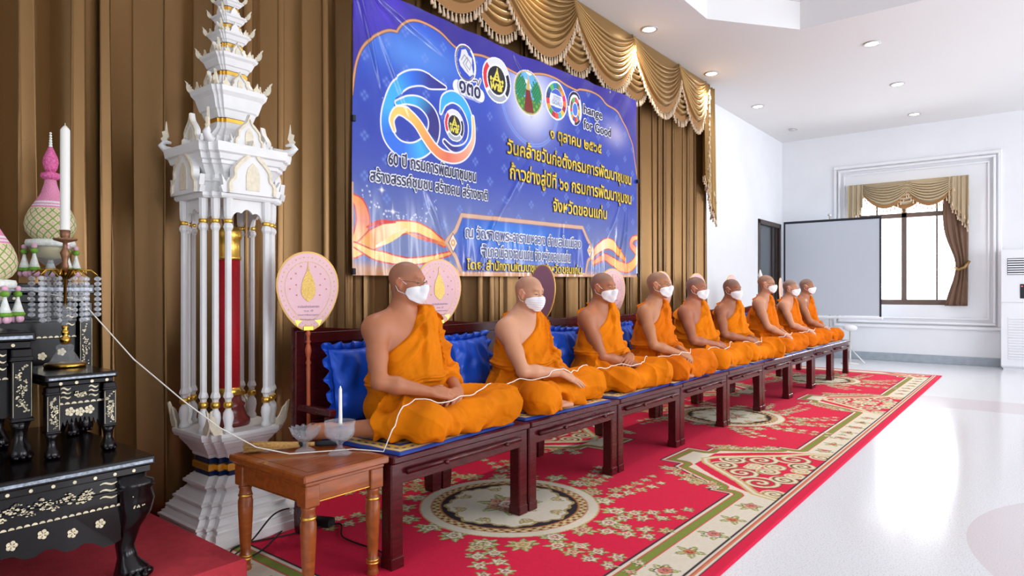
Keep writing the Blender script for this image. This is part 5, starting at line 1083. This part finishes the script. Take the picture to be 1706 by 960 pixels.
# ================================================================== MONKS (signed-distance sculpting, meshed by surface nets)
f32 = np.float32
def A3(p): return np.array(p, f32)
def cap(p, a, b, ra, rb):
    a, b = A3(a), A3(b); pa = p - a; ba = b - a; h = np.clip(pa @ ba / max(float(ba @ ba), 1e-9), 0, 1)
    q = pa - h[:, None]*ba; return np.sqrt((q*q).sum(1)) - (ra + (rb-ra)*h)
def ell(p, c, r):
    q = (p - A3(c))/A3(r); k0 = np.sqrt((q*q).sum(1)); q = q/A3(r); k1 = np.sqrt((q*q).sum(1)); return k0*(k0-1)/np.maximum(k1, 1e-6)
def smin(a, b, k): h = np.maximum(k - np.abs(a-b), 0)/k; return np.minimum(a, b) - h*h*k*.25
def smax(a, b, k): return -smin(-a, -b, k)
def un(ds, k):
    d = ds[0]
    for e in ds[1:]: d = smin(d, e, k)
    return d
def nets(fn, lo, hi, h, m=5):
    lo = np.array(lo, float); nb = np.ceil((np.array(hi)-lo)/(h*m)).astype(int); N = nb*m
    bi = np.stack(np.meshgrid(*[np.arange(k) for k in nb], indexing='ij'), -1).reshape(-1, 3)
    cen = (lo + (bi*m + (m-1)/2)*h).astype(f32); cv = fn(cen)
    near = np.abs(cv) < h*m*.87*1.25 + .016
    D = np.repeat(np.repeat(np.repeat(cv.reshape(nb), m, 0), m, 1), m, 2).astype(f32)
    o = np.stack(np.meshgrid(*[np.arange(m)]*3, indexing='ij'), -1).reshape(-1, 3)
    idx = (bi[near][:, None, :]*m + o[None]).reshape(-1, 3); v = np.empty(len(idx), f32)
    for s in range(0, len(idx), 200000):
        v[s:s+200000] = fn((lo + idx[s:s+200000]*h).astype(f32))
    D[idx[:, 0], idx[:, 1], idx[:, 2]] = v
    S = D < 0; c = np.zeros(tuple(N-1), np.int8)
    sl = lambda q: tuple(slice(a, n-1+a) for a, n in zip(q, N))
    corners = [(i, j, k) for i in (0, 1) for j in (0, 1) for k in (0, 1)]
    for q in corners: c += S[sl(q)]
    ce = np.argwhere((c > 0) & (c < 8)); P = np.zeros((len(ce), 3)); W = np.zeros(len(ce))
    for q in corners:
        for ax in range(3):
            if q[ax]: continue
            r = list(q); r[ax] = 1
            a = D[ce[:, 0]+q[0], ce[:, 1]+q[1], ce[:, 2]+q[2]]; b = D[ce[:, 0]+r[0], ce[:, 1]+r[1], ce[:, 2]+r[2]]
            x = (a < 0) != (b < 0); t = np.where(x, a/np.where(x, a-b, 1), 0); e = np.tile(np.array(q, float), (len(ce), 1)); e[:, ax] = t
            P += e*x[:, None]; W += x
    V = lo + (ce + P/W[:, None])*h; ID = np.full(tuple(N-1), -1, np.int64); ID[ce[:, 0], ce[:, 1], ce[:, 2]] = np.arange(len(ce))
    F = []
    for ax in range(3):
        u, w_ = [(1, 2), (2, 0), (0, 1)][ax]; n0 = list(N); n0[ax] -= 1
        a = S[tuple(slice(0, N[i]-1) if i == ax else slice(1, N[i]-1) for i in range(3))]; b = S[tuple(slice(1, N[i]) if i == ax else slice(1, N[i]-1) for i in range(3))]
        e = np.argwhere(a != b); fl = a[e[:, 0], e[:, 1], e[:, 2]]; e = e + np.array([0 if i == ax else 1 for i in range(3)])
        def g(du, dw): k = e.copy(); k[:, u] -= du; k[:, w_] -= dw; return ID[k[:, 0], k[:, 1], k[:, 2]]
        Q = np.stack([g(1, 1), g(0, 1), g(0, 0), g(1, 0)], 1); Q[~fl] = Q[~fl][:, ::-1]; F.append(Q)
    return V, np.concatenate(F)
def smooth_mesh(V, F, it=2, lam=.5):
    n = len(V)
    for _ in range(it):
        acc = np.zeros_like(V); cnt = np.zeros(n)
        for k in range(4):
            a, b = F[:, k], F[:, (k+1) % 4]
            for ax in range(3): acc[:, ax] += np.bincount(a, V[b, ax], n) + np.bincount(b, V[a, ax], n)
            cnt += np.bincount(a, minlength=n) + np.bincount(b, minlength=n)
        V = V + lam*(acc/cnt[:, None] - V)
    return V
def unit(v): v = np.array(v, float); return v/np.linalg.norm(v)
def hand_caps(W, f, n, right, curl=(.3, .45, .35), spread=.0, thumb=.75, s=1.0, ctap=0.0):
    f = unit(f); n = np.array(n, float); n = unit(n - f*(n@f)); t = np.cross(n, f)*(1 if right else -1); W = np.array(W, float); out = []
    L = [(.040, .026, .021), (.044, .029, .022), (.041, .027, .021), (.032, .021, .019)]
    for i in range(4):
        off = .030 - .0195*i; k = W + (f*(.088 - .004*abs(i-1)) + t*off - n*.002*abs(i-1.3))*s
        out.append((W + t*off*.55*s + f*.012*s, k, .0155*s, .0118*s, 'p'))
        d0 = unit(f + t*spread*(1.4-i)*.5); ang = 0; p = k; rr = [.0092, .0082, .0074, .0062]
        for j in range(3):
            ang += curl[j]*(1+ctap*i); d = d0*math.cos(ang) - n*math.sin(ang); q = p + d*L[i][j]*s; out.append((p, q, rr[j]*s, rr[j+1]*s, 'f')); p = q
    b = W + (f*.022 + t*.022 - n*.004)*s; d = unit(f*math.cos(thumb) + t*math.sin(thumb) - n*.25); q = b + d*.042*s; out.append((b, q, .0155*s, .0115*s, 'p'))
    d2 = unit(d + f*.35 - n*.1); r = q + d2*.030*s; out.append((q, r, .0108*s, .0095*s, 'f')); out.append((r, r + unit(d2+f*.2)*.022*s, .0095*s, .0075*s, 'f'))
    return out
def elbow(S, W, l1, l2, hint):
    S, W = np.array(S, float), np.array(W, float); d = W-S; D = min(np.linalg.norm(d), (l1+l2)*.995); u = unit(d); a = (l1*l1 - l2*l2 + D*D)/(2*D); h = math.sqrt(max(l1*l1-a*a, 0)); k = np.array(hint, float); k = unit(k - u*(k@u)); return S + u*a + k*h
def monk(k, x, y, rz, g=1.0, lean=.04, yaw=0., pitch=.0, roll=0., pose='clasp', legs='A', skin=(190, 138, 108), hair=.45, h1=.005, h2=.006, seed=1, sash=1, knot=1, belly=1.0, glasses=None, masktype='beak', robe='robe', sc_=1.0, label='', hz=0., hsz=.93, kneeL=(.36, .33), kneeR=(.33, -.20), face=1.0, brow=1):
    rg = np.random.default_rng(seed)
    Lx = lambda p: A3((p[0] + lean*max(p[2]-.1, 0), p[1], p[2]))
    HC = Lx((.022, 0, .752+hz)); NB = Lx((-.006, 0, .585+hz*.9)); SH = .522 + hz*.9
    cy_, sy_, cp, sp = math.cos(yaw), math.sin(yaw), math.cos(pitch), math.sin(pitch)
    Rh = (np.array([[cy_, -sy_, 0], [sy_, cy_, 0], [0, 0, 1]]) @ np.array([[cp, 0, sp], [0, 1, 0], [-sp, 0, cp]]) @ np.array([[1, 0, 0], [0, math.cos(roll), -math.sin(roll)], [0, math.sin(roll), math.cos(roll)]])).astype(f32)
    piv = HC - A3((.02, 0, .09)); HCr = piv + Rh @ (HC - piv)
    hl = lambda p: ((p - HCr) @ Rh)/hsz
    SR, SL = Lx((-.012, -.178*g, SH)), Lx((-.012, .178*g, SH))
    if pose == 'clasp': WR, fR, nR, cR = (.250, -.085, .205), (.35, .95, -.12), (.60, -.2, .75), (.30, .45, .35); WL, fL, nL, cL = (.255, .115, .185), (.45, -.90, -.14), (.45, .2, .85), (.40, .5, .4)
    elif pose == 'low': WR, fR, nR, cR = (.285, -.060, .190), (.55, .80, -.25), (.6, -.2, .75), (.30, .45, .3); WL, fL, nL, cL = (.285, .090, .178), (.55, -.8, -.2), (.5, .2, .8), (.35, .45, .4)
    elif pose == 'over': WR, fR, nR, cR = (.300, -.045, .200), (.78, .52, -.42), (.45, -.1, .9), (.10, .12, .10); WL, fL, nL, cL = (.290, .115, .165), (.62, -.72, -.32), (.4, .2, .9), (.25, .3, .3)
    else: WR, fR, nR, cR = (.235, .075, .165), (.80, .55, -.2), (.3, -.3, .9), (.9, .9, .6); WL, fL, nL, cL = (.225, .105, .215), (.25, -.95, -.22), (.55, .0, .83), (.35, .45, .3)
    hs = .98
    ER = elbow(SR, WR, .285, .25, (-.35, -1, -.25)); EL = elbow(SL, WL, .285, .25, (-.45, .6, -.45))
    hc = [(a, b, c, d, t, 1) for a, b, c, d, t in hand_caps(WR, fR, nR, True, cR, .10, .7, hs)] + [(a, b, c, d, t, 2) for a, b, c, d, t in hand_caps(WL, fL, nL, False, cL, .10, .7, hs)]
    hb = np.array([c[0] for c in hc] + [c[1] for c in hc]); hlo, hhi = hb.min(0) - .05, hb.max(0) + .05
    bl = belly
    def torso(p):
        return un([ell(p, Lx((-.01, 0, .11)), (.145*g, .185*g, .12)), ell(p, Lx((.025*bl, 0, .235)), (.125*g*bl, .165*g*bl**.5, .14)), ell(p, Lx((-.005, 0, .41)), (.112*g, .162*g, .15)), ell(p, Lx((.0, 0, .32)), (.115*g*(.5+.5*bl), .155*g, .14))], .07)
    def shoulders(p):
        return un([cap(p, Lx((-.012, -.125*g, SH+.005)), Lx((-.012, .125*g, SH+.005)), .058*g, .058*g), cap(p, Lx((-.012, 0, .600+hz*.6)), SR, .050, .050*g), cap(p, Lx((-.012, 0, .600+hz*.6)), SL, .050, .050*g)], .05)
    KR, KL = A3((kneeR[0], kneeR[1], .082)), A3((kneeL[0], kneeL[1], .085))
    if legs == 'A': FR, FL_ = A3((-.06, -.43, .045)), A3((.27, .0, .045))
    else: FR, FL_ = A3((.275, .10, .040)), A3((.235, -.075, .045))
    HR, HLp = A3((.0, -.10, .10)), A3((.0, .10, .10))
    def headf(q):
        w_ = face
        d = un([ell(q, (-.014, 0, .030), (.098, .077, .084)), ell(q, (.018, 0, -.020), (.067, .062*w_, .086)), ell(q, (-.02, 0, -.02), (.07, .066*w_, .07))], .025)
        d = smin(d, cap(q, (.010, -.036*w_, -.072), (.058, -.010, -.092), .027*w_, .022), .03); d = smin(d, cap(q, (.010, .036*w_, -.072), (.058, .010, -.092), .027*w_, .022), .03)
        d = smin(d, cap(q, (.072, -.032, .024), (.072, .032, .024), .014, .014), .02)
        for s in (-1, 1): d = smin(d, ell(q, (.048, s*.036*w_, -.028), (.030, .028, .028)), .025)
        for s in (-1, 1): d = smax(d, -ell(q, (.096, s*.031, .003), (.018, .020, .012)), .016)
        for s in (-1, 1): d = smin(d, ell(q, (.073, s*.031, .002), (.0125, .0165, .0105)), .006)
        d = smin(d, cap(q, (.080, 0, .006), (.102, 0, -.030), .008, .0125), .014); d = smin(d, cap(q, (.090, -.010, -.034), (.090, .010, -.034), .009, .009), .01)
        d = smin(d, cap(q, (.075, -.018, -.062), (.075, .018, -.062), .012, .012), .015)
        for s in (-1, 1):
            e = un([ell(q + .25*np.stack([np.zeros(len(q), f32), s*q[:, 0], np.zeros(len(q), f32)], 1).astype(f32), (-.008, s*.082, .000), (.021, .0085, .027)), ell(q, (-.002, s*.079, -.028), (.012, .008, .019))], .012); e = smax(e, -ell(q, (.002, s*.092, .002), (.011, .007, .017)), .005); d = smin(d, e, .006)
        return d
    def skinf(p):
        d = smin(torso(p), shoulders(p), .06)
        d = smin(d, cap(p, NB, HCr - Rh @ A3((.018, 0, .05)), .058*g**.5, .055*g**.5), .035)
        d = smin(d, ell(p, SR, (.056*g, .056*g, .062)), .04)
        for S_, E_, W_ in ((SR, ER, WR), (SL, EL, WL)):
            gg = .6 + .4*g
            d = smin(d, cap(p, S_, A3(S_)*.45 + A3(E_)*.55, .052*g, .046*gg), .03); d = smin(d, cap(p, A3(S_)*.5 + A3(E_)*.5, E_, .047*gg, .036*gg), .02)
            m_ = A3(E_)*.68 + A3(W_)*.32; d = smin(d, cap(p, E_, m_, .037*gg, .040*gg), .015); d = smin(d, cap(p, m_, W_, .040*gg, .0245), .02)
        for H_, K_, F_ in ((HR, KR, FR), (HLp, KL, FL_)):
            d = smin(d, cap(p, H_, K_, .076*g, .046), .03); d = smin(d, cap(p, K_, K_*.6+F_*.4, .044, .045), .02); d = smin(d, cap(p, K_*.6+F_*.4, F_, .045, .031), .02)
        # feet
        if legs == 'A':
            fo = [cap(p, FR, FR + A3((-.05, -.055, -.005)), .036, .033), cap(p, FR + A3((-.03, -.03, .0)), FR + A3((-.16, .03, -.012)), .034, .026)]
        else: fo = [cap(p, FL_, FL_ + A3((.10, -.045, -.012)), .034, .024), cap(p, FR, FR + A3((.07, .045, -.012)), .034, .024)] + [cap(p, FL_ + A3((.10+.006*j, -.075+.016*j, -.016)), FL_ + A3((.130+.008*j, -.080+.017*j, -.020)), .010+.0008*j, .009+.001*j) for j in range(5)]
        d = smin(d, un(fo, .02), .02)
        hd = np.full(len(p), 9., f32); q = hl(p); nr = (q*q).sum(1) < .20**2
        if nr.any(): hd[nr] = headf(q[nr])*hsz
        d = np.where(nr, smin(d, hd, .022), d)
        nr = ((p > hlo) & (p < hhi)).all(1)
        if nr.any():
            pp = p[nr]; r = [None, None]
            for side in (1, 2):
                dd = None
                for a, b, c, e, t, sd in hc:
                    if sd != side: continue
                    v = cap(pp, a, b, c, e); dd = v if dd is None else smin(dd, v, .012 if t == 'p' else .0035)
                r[side-1] = dd
            dn = d[nr]
            for v in r: dn = smin(dn, v, .006)
            d = d.copy(); d[nr] = dn
        return smax(d, -p[:, 2] + .002, .01)
    ph = rg.uniform(0, 6.28, 16)
    def nz(p, s, i): return np.sin(p[:, 0]*s*1.1 + p[:, 1]*s*.7 + ph[i]) * np.sin(p[:, 1]*s*.9 - p[:, 2]*s*1.2 + ph[i+1]) + .6*np.sin(p[:, 2]*s*1.9 + p[:, 0]*s*1.3 + ph[i+2])*np.sin(p[:, 1]*s*1.7 + ph[i+3])
    def crease(t):      # narrow raised pleats of uneven strength on a flatter ground
        m_ = .55 + .45*np.sin(t*.37 + ph[14]); return (.35 - (1 - np.abs(np.sin(t*.8))**.75)*m_ - .25*np.maximum(np.sin(t*.53 + ph[15]), 0)).astype(f32)
    def robef(p):
        X_, Y_, Z_ = p[:, 0], p[:, 1], p[:, 2]; lx = lean*np.maximum(Z_-.1, 0)
        tor = smin(torso(p), shoulders(p), .05) - .017
        # folds running from the left shoulder to the right hip
        qy, qz = Y_ - .15, Z_ - .62 - hz*.5; r = np.hypot(qy, qz); th = np.arctan2(qz, qy)
        wv = th*15 + 1.3*nz(p, 5, 0) + r*4; fo = .040*crease(wv)*np.clip(r/.16, .15, 1) + .009*crease(th*23 + nz(p, 9, 4)*1.3)*np.clip(r/.2, 0, 1)
        low_ = ss(.34, .24, Z_); fo = fo*(1-low_) + low_*(.014*crease(Z_*42 + 1.5*nz(p, 7, 2)+Y_*6))
        tor = tor + fo - .006
        if sash:      # folded over-robe strip from the left shoulder down the front
            yc = .085 + .05*(Z_-.45)/.15 - .02; m_ = ss(.078, .056, np.abs(Y_ - yc))*ss(.22, .26, Z_); tor = tor - m_*(.016 + .85*fo) - m_*.004*ss(.03, .02, np.abs(Y_-yc-.03))
        if knot:
            bz_ = .265 + .10*Y_ + .006*np.sin(Y_*30+ph[3]); m_ = np.exp(-((Z_-bz_)/.022)**2); tor = tor - m_*(.020 + .005*np.sin((Z_-bz_)*300)); bx = .145*g*bl + .02 + lean*.16
            tor = smin(tor, ell(p + .004*np.stack([np.sin(Z_*160+Y_*60)]*3, 1).astype(f32), (bx+.004, .045, .272), (.030, .064, .027)), .008)
            if knot > 1:
                tor = smin(tor, ell(p, (bx+.012, .07, .30), (.030, .045, .030)) + .005*np.sin(Y_*130+Z_*90), .012); tor = smin(tor, ell(p, (bx+.01, .10, .255), (.022, .05, .022)) + .004*np.sin(Z_*150), .01); tor = smin(tor, cap(p, (bx-.01, .05, .27), (bx+.01, .10, .18), .020, .035) + .004*np.sin(Y_*140+Z_*60), .015)
        # neckline: bare right shoulder
        cutp = (Y_ - .045)*(-.70) + (Z_ - .598 - hz*.6)*.714; cutp = cutp + .006*np.sin(Y_*30 + ph[5]) - .085*ss(-.005, -.085, X_ - lx)
        tor = tor - .009*np.maximum(np.sin(cutp*105 + 1.1*nz(p, 6, 3)), 0)**.7*ss(-.15, -.06, cutp)*ss(.0, .06, X_)
        tor = smax(tor, cutp, .012); tor = smax(tor, Z_ - .640 - hz, .01)
        tor = smax(tor, -(np.sqrt((X_-NB[0]-.012)**2 + Y_**2 + ((Z_-NB[2]-.055)*.6)**2) - .066*g**.5), .012)
        # left sleeve
        E2 = A3(EL)*.50 + A3(WL)*.50
        slv = un([cap(p, SL, EL, .066*g, .060), cap(p, EL, E2, .060, .052), cap(p, EL, A3(EL) + A3((-.01, -.01, -.11)), .055, .045), cap(p, A3(SL)*.5+A3(EL)*.5, Lx((.02, .10, .30)), .06, .07)], .045)
        ax = (A3(EL)-SL); tpar = (p - SL) @ ax / float(ax@ax)
        slv = slv + .026*crease(tpar*13 + 1.2*nz(p, 8, 6)) + .007*crease(tpar*25 + X_*30 + nz(p, 12, 8)) - .003
        cut2 = (p - E2) @ unit(A3(WL)-A3(EL)).astype(f32); slv = smax(slv, cut2, .008)
        slv = smin(slv, np.where(np.abs(cut2+.012) < .03, np.maximum(cap(p, EL, A3(E2) , .066, .058), np.abs(cut2+.010)-.010), 1.0).astype(f32), .008)
        up = smin(tor, slv, .02)
        # lap
        fr = KR*.46 + FR*.54 if legs == 'A' else KR*.25 + FR*.75
        lap = un([cap(p, HR, KR, .100*g, .080), cap(p, HLp, KL, .100*g, .082), cap(p, KR, fr, .078, .060), cap(p, KL, KL*.2+FL_*.8, .078, .060), cap(p, KR*.85+KL*.15+A3((-.02, 0, -.02)), KR*.3+KL*.7+A3((-.02, 0, -.02)), .055, .060), ell(p, (.14, .02, .055), (.22, .24, .062)), ell(p, (-.01, 0, .09), (.175*g, .225*g, .12))], .065)
        if legs == 'B': lap = smax(lap, -cap(p, FL_ + A3((.04, -.03, -.03)), FL_ + A3((.20, -.07, .01)), .055, .06), .02)
        rr = np.hypot(X_+.02, Y_); phi = np.arctan2(Y_, X_+.03)
        k_ = .038*crease(phi*8 + rr*5 + 2.2*nz(p, 5, 9))*ss(.12, .26, rr) + .011*crease(phi*14 - rr*9 + 2.4*nz(p, 6, 5) + Z_*22)*ss(.10, .2, rr) + .014*crease(Z_*30 + 1.6*nz(p, 6, 11))*ss(.2, .1, rr) + .005*nz(p, 9, 12)*.6
        hem = ss(.05, .0, Z_)*.010*np.sin(phi*24 + ph[7])
        lap = lap + k_ - .010 + hem
        if legs == 'A': c3 = (p - fr) @ unit(FR-KR).astype(f32) + .008*np.sin(Z_*60+ph[2]); lap = np.where(Y_ < -.12, smax(lap, c3, .008), lap)
        lap = smax(lap, -Z_ + .001, .012); d = smin(up, lap, .03)
        # keep clear of hands and right arm
        return d
    root = empty('person', (x, y, SEAT + .018), rz, label, 'person', 'monks seated in a row on the benches'); root.scale = (sc_,)*3
    V, F = nets(skinf, (-.36, -.52, -.02), (.50, .46, .92+hz), h1); V = smooth_mesh(V, F, 1, .4)
    q = hl(V.astype(f32)); T = np.zeros((len(V), 3), f32); base = L8(*skin); T[:] = base
    T *= (1 + .05*nz(V.astype(f32), 14, 1))[:, None]
    isn = (q*q).sum(1) < .16**2
    hairl = ss(-.022, .022, q[:, 2] - np.where(q[:, 0] > .02, .050 + (q[:, 0]-.06)*.25, .050 - (.02-q[:, 0])*1.9)) * (np.abs(q[:, 1]) < .085) * isn * (1 - ss(.068, .076, np.abs(q[:, 1]))*(q[:, 2] < .03))
    hairc = L8(118, 108, 104)*(1-.35*hair); T = T*(1-hairl[:, None]*hair) + hairc*hairl[:, None]*hair
    red = np.exp(-((np.abs(q[:, 1])-.082)/.012)**2 - (q[:, 2]/.03)**2)*isn; T = T*(1 + red[:, None]*np.array([.12, -.08, -.1]))
    if brow:
        bm = np.exp(-((q[:, 2]-.0265 + .10*np.abs(np.abs(q[:, 1])-.030))/.0035)**2)*ss(.010, .016, np.abs(q[:, 1]))*ss(.052, .044, np.abs(q[:, 1]))*(q[:, 0] > .03)*isn; T = T*(1-.5*brow*bm[:, None])
    lid = np.exp(-((q[:, 2]-.000)/.0022)**2)*ss(.016, .020, np.abs(q[:, 1]))*ss(.049, .044, np.abs(q[:, 1]))*(q[:, 0] > .05)*isn; T = T*(1-.75*lid[:, None])
    hn = np.zeros(len(V)); 
    sole = ss(.03, .0, V[:, 2]); T *= (1-.15*sole)[:, None]
    body = quick_mesh('body', V, F, M['skin'], root, True, np.clip(T, 0, 1))
    V, F = nets(robef, (-.30, -.50, -.02), (.50, .50, .70+hz), h2); V = smooth_mesh(V, F, 1, .3)
    quick_mesh('robe', V, F, M[robe], root)
    # face mask
    def maskf(q):
        d = un([headf(q) - .008, cap(q, (.096, 0, -.022), (.088, 0, -.078), .013, .016)], .02)
        if masktype == 'beak': d = smin(d, cap(q, (.108, 0, -.020), (.100, 0, -.074), .006, .006), .045)
        else: d = smin(d, ell(q, (.070, 0, -.050), (.048, .045, .045)), .03)
        d = smax(d, q[:, 2] + .012 - (q[:, 0]-.10)*.30, .004); d = smax(d, -(q[:, 2] + .112 - (.08-q[:, 0])*.55), .006); d = smax(d, .026 + .45*np.abs(q[:, 2]+.055) - q[:, 0], .004)
        if masktype != 'beak': d = d + .0012*np.sin(q[:, 2]*420)
        return d
    V, F = nets(maskf, (.0, -.09, -.14), (.14, .09, .02), max(h1*.8, .0035)); V = (V*hsz) @ Rh.T + HCr
    mk = quick_mesh('face_mask', V, F, M['mask'], root)
    tr = lambda p: tuple(Rh @ (A3(p)*hsz) + HCr)
    for s in (-1, 1):
        m = MB(); m.tube([tr(p) for p in ((.052, s*.056, -.022), (.025, s*.0725, -.004), (-.004, s*.086, .024), (-.024, s*.090, .012))], .0016, 5); m.build('ear_loop', M['mask'], mk)
        m = MB(); m.tube([tr(p) for p in ((.048, s*.054, -.078), (.022, s*.068, -.060), (-.008, s*.085, -.046), (-.024, s*.089, -.016))], .0016, 5); m.build('ear_loop', M['mask'], mk)
    for s in (-1, 1):
        m = MB(); c = tr((.0825, s*.0315, .0015)); n = 8
        m.X = Matrix.Translation(c) @ Matrix([[*Rh[0]], [*Rh[1]], [*Rh[2]]]).to_4x4(); m.sphere((0, 0, 0), 1, 10, 6, (.0030, .0090, .0028)); m.build('eye', M['eye'], root)
    if glasses:
        gm = M['wire'] if glasses == 'wire' else M['wireblk']; rad = .0011 if glasses == 'wire' else .0018
        t = MB()
        for s in (-1, 1):
            t.tube([tr((.106 - .018*abs(math.cos(a)*.022 + .033)/.055, s*(.033 + .0215*math.cos(a)), -.001 + .0155*math.sin(a))) for a in np.linspace(0, 2*PI, 21)], rad, 5)
            t.tube([tr(p) for p in ((.088, s*.054, .004), (.05, s*.077, .008), (.0, s*.0845, .010), (-.02, s*.084, -.002))], rad, 5)
        t.tube([tr(p) for p in ((.101, -.0115, .002), (.106, 0, .005), (.101, .0115, .002))], rad, 5); t.build('spectacles', gm, root)
    return root
SK = [(180, 114, 80), (202, 146, 114), (168, 104, 68), (180, 120, 82), (164, 98, 68), (152, 92, 62), (190, 132, 100), (192, 134, 104), (164, 106, 76)]
CFG = [
 dict(rz=R(4), g=1.05, lean=-.02, yaw=R(14), pitch=R(2), pose='clasp', legs='A', glasses='wire', h1=.0042, h2=.004, sash=1, knot=1, belly=1.08, hz=-.022, hair=.30, label='monk in wire spectacles beside the teak table, hands clasped in lap'),
 dict(rz=R(9), g=1.06, lean=.08, yaw=R(-11), pitch=R(6), pose='over', legs='B', masktype='soft', h1=.0045, h2=.0046, sash=0, knot=2, belly=1.15, hz=-.075, hair=.22, face=1.1, kneeL=(.33, .33), kneeR=(.31, -.33), label='stout pale monk leaning forward next to the one in wire spectacles'),
 dict(rz=R(3), g=.94, lean=.05, yaw=R(-5), pitch=R(4), pose='cross', legs='A', h1=.005, h2=.0055, sash=1, knot=2, hair=.5, hz=-.035, label='monk with forearms crossed over his lap, before the edge-on fan'),
 dict(rz=R(4), g=.90, lean=.10, yaw=R(4), pitch=R(0), pose='low', legs='B', glasses='wire', h1=.0055, h2=.006, sash=1, knot=1, hair=.45, hz=-.012, label='slim monk in thin spectacles, hands low, before the banner\'s right edge'),
 dict(rz=R(4), g=1.06, lean=.03, yaw=R(0), pitch=R(2), pose='clasp', legs='B', h1=.0065, h2=.007, sash=1, knot=2, hair=.65, hz=-.035, belly=1.1, label='broad monk with dark stubbled scalp, before the end of the gold curtain'),
 dict(rz=R(-6), g=.94, lean=.04, yaw=R(-8), pitch=R(4), pose='clasp', legs='A', h1=.007, h2=.0075, sash=1, knot=1, hair=.6, hz=-.04, masktype='soft', label='darkest-skinned monk, seated against the plain white wall'),
 dict(rz=R(4), g=1.0, lean=.08, yaw=R(4), pitch=R(0), pose='low', legs='A', glasses='blk', h1=.0075, h2=.008, sash=1, knot=1, hair=.55, hz=.022, masktype='soft', label='tall monk in black spectacles in front of the dark door'),
 dict(rz=R(2), g=.94, lean=.06, yaw=R(-2), pitch=R(2), pose='low', legs='A', h1=.008, h2=.0085, sash=1, knot=1, hair=.7, hz=-.018, label='monk between the one in black spectacles and the last of the row'),
 dict(rz=R(2), g=.96, lean=.04, yaw=R(0), pitch=R(2), pose='low', legs='B', h1=.008, h2=.0085, sash=1, knot=1, hair=.7, hz=.008, label='last monk of the row, in front of the projection screen'),
]
import time as _t
for k, (c, (mx_, my_)) in enumerate(zip(CFG, MONK)):
    monk(k, mx_, my_, seed=k+3, skin=SK[k], robe='robe' if k in (0, 1, 2, 4, 5) else 'robe2', **c)

# ------------------------------------------------------------------ sacred white thread passed along the row
from mathutils.bvhtree import BVHTree
bpy.context.view_layer.update()
bv = []
for o in list(sc.objects):
    if o.type == 'MESH' and (o.name.split('.')[0] in ('robe', 'seat_mat', 'seat', 'body')) and o.parent is not None or o.name.startswith('seat_mat'):
        if o.type != 'MESH' or (o.parent and o.parent.name.split('.')[0] not in ('person', 'bench')): continue
        mw = o.matrix_world; bv.append(BVHTree.FromPolygons([mw @ v.co for v in o.data.vertices], [tuple(p.vertices) for p in o.data.polygons]))
def top(x, y):
    z = .002
    for b in bv:
        h_ = b.ray_cast(Vector((x, y, 1.0)), Vector((0, 0, -1)))
        if h_[0] is not None and h_[0].z > z: z = h_[0].z
    return z
path = [(-3.20, .70, 1.245), (-3.06, .99, 1.165), (-2.98, 1.16, .915), (-2.85, 1.30, .74), (-2.72, 1.40, .62), (-2.60, 1.50, .535), (-2.46, 1.57, .516), (-2.33, 1.80, .512), (-2.20, 1.86, .510)]
lapp = [(-2.19, 1.90), (-2.22, 1.99), (-2.24, 2.08), (-2.19, 2.13), (-2.17, 2.25), (-2.20, 2.38), (-2.22, 2.52), (-2.24, 2.66)]
def draped(a, b, n=10, sag=.0):
    out = []
    for i in range(1, n+1):
        t = i/n; x_, y_ = a[0]+(b[0]-a[0])*t, a[1]+(b[1]-a[1])*t; out.append((x_, y_))
    return out
keys = lapp[:]
for k in range(1, 9):
    mx_, my_ = MONK[k]; keys += [(-2.27, my_ - .28), (mx_ + .30, my_ - .10), (mx_ + .33, my_ + .06), (-2.27, my_ + .30)]
pts = [keys[0]]
for a, b in zip(keys, keys[1:]): pts += draped(a, b, max(3, int(math.hypot(b[0]-a[0], b[1]-a[1])/.02)))
zz = np.array([top(px, py) for px, py in pts]) + .004
# taut thread: bridge dips between the laps
z2 = zz.copy(); n = len(z2)
for i in range(n):
    for wd in range(2, 26):
        a, b = max(0, i-wd), min(n-1, i+wd); t = .5; z2[i] = max(z2[i], min(zz[a], 9)*.5 + zz[b]*.5 - .012)
z2 = np.convolve(np.pad(z2, 2, 'edge'), np.ones(5)/5, 'valid'); z2 = np.maximum(z2, zz); zp = np.pad(zz, 1, 'edge'); z2 = np.maximum(z2, np.maximum(zp[:-2], zp[2:]))
full = path + [(a, b, c) for (a, b), c in zip(pts, z2)]
cb = MB(); cb.tube(full, .0028, 6)
tag(cb.build('sacred_thread', M['cord']), 'white cotton thread running from the altar across the monks\' laps', 'thread')
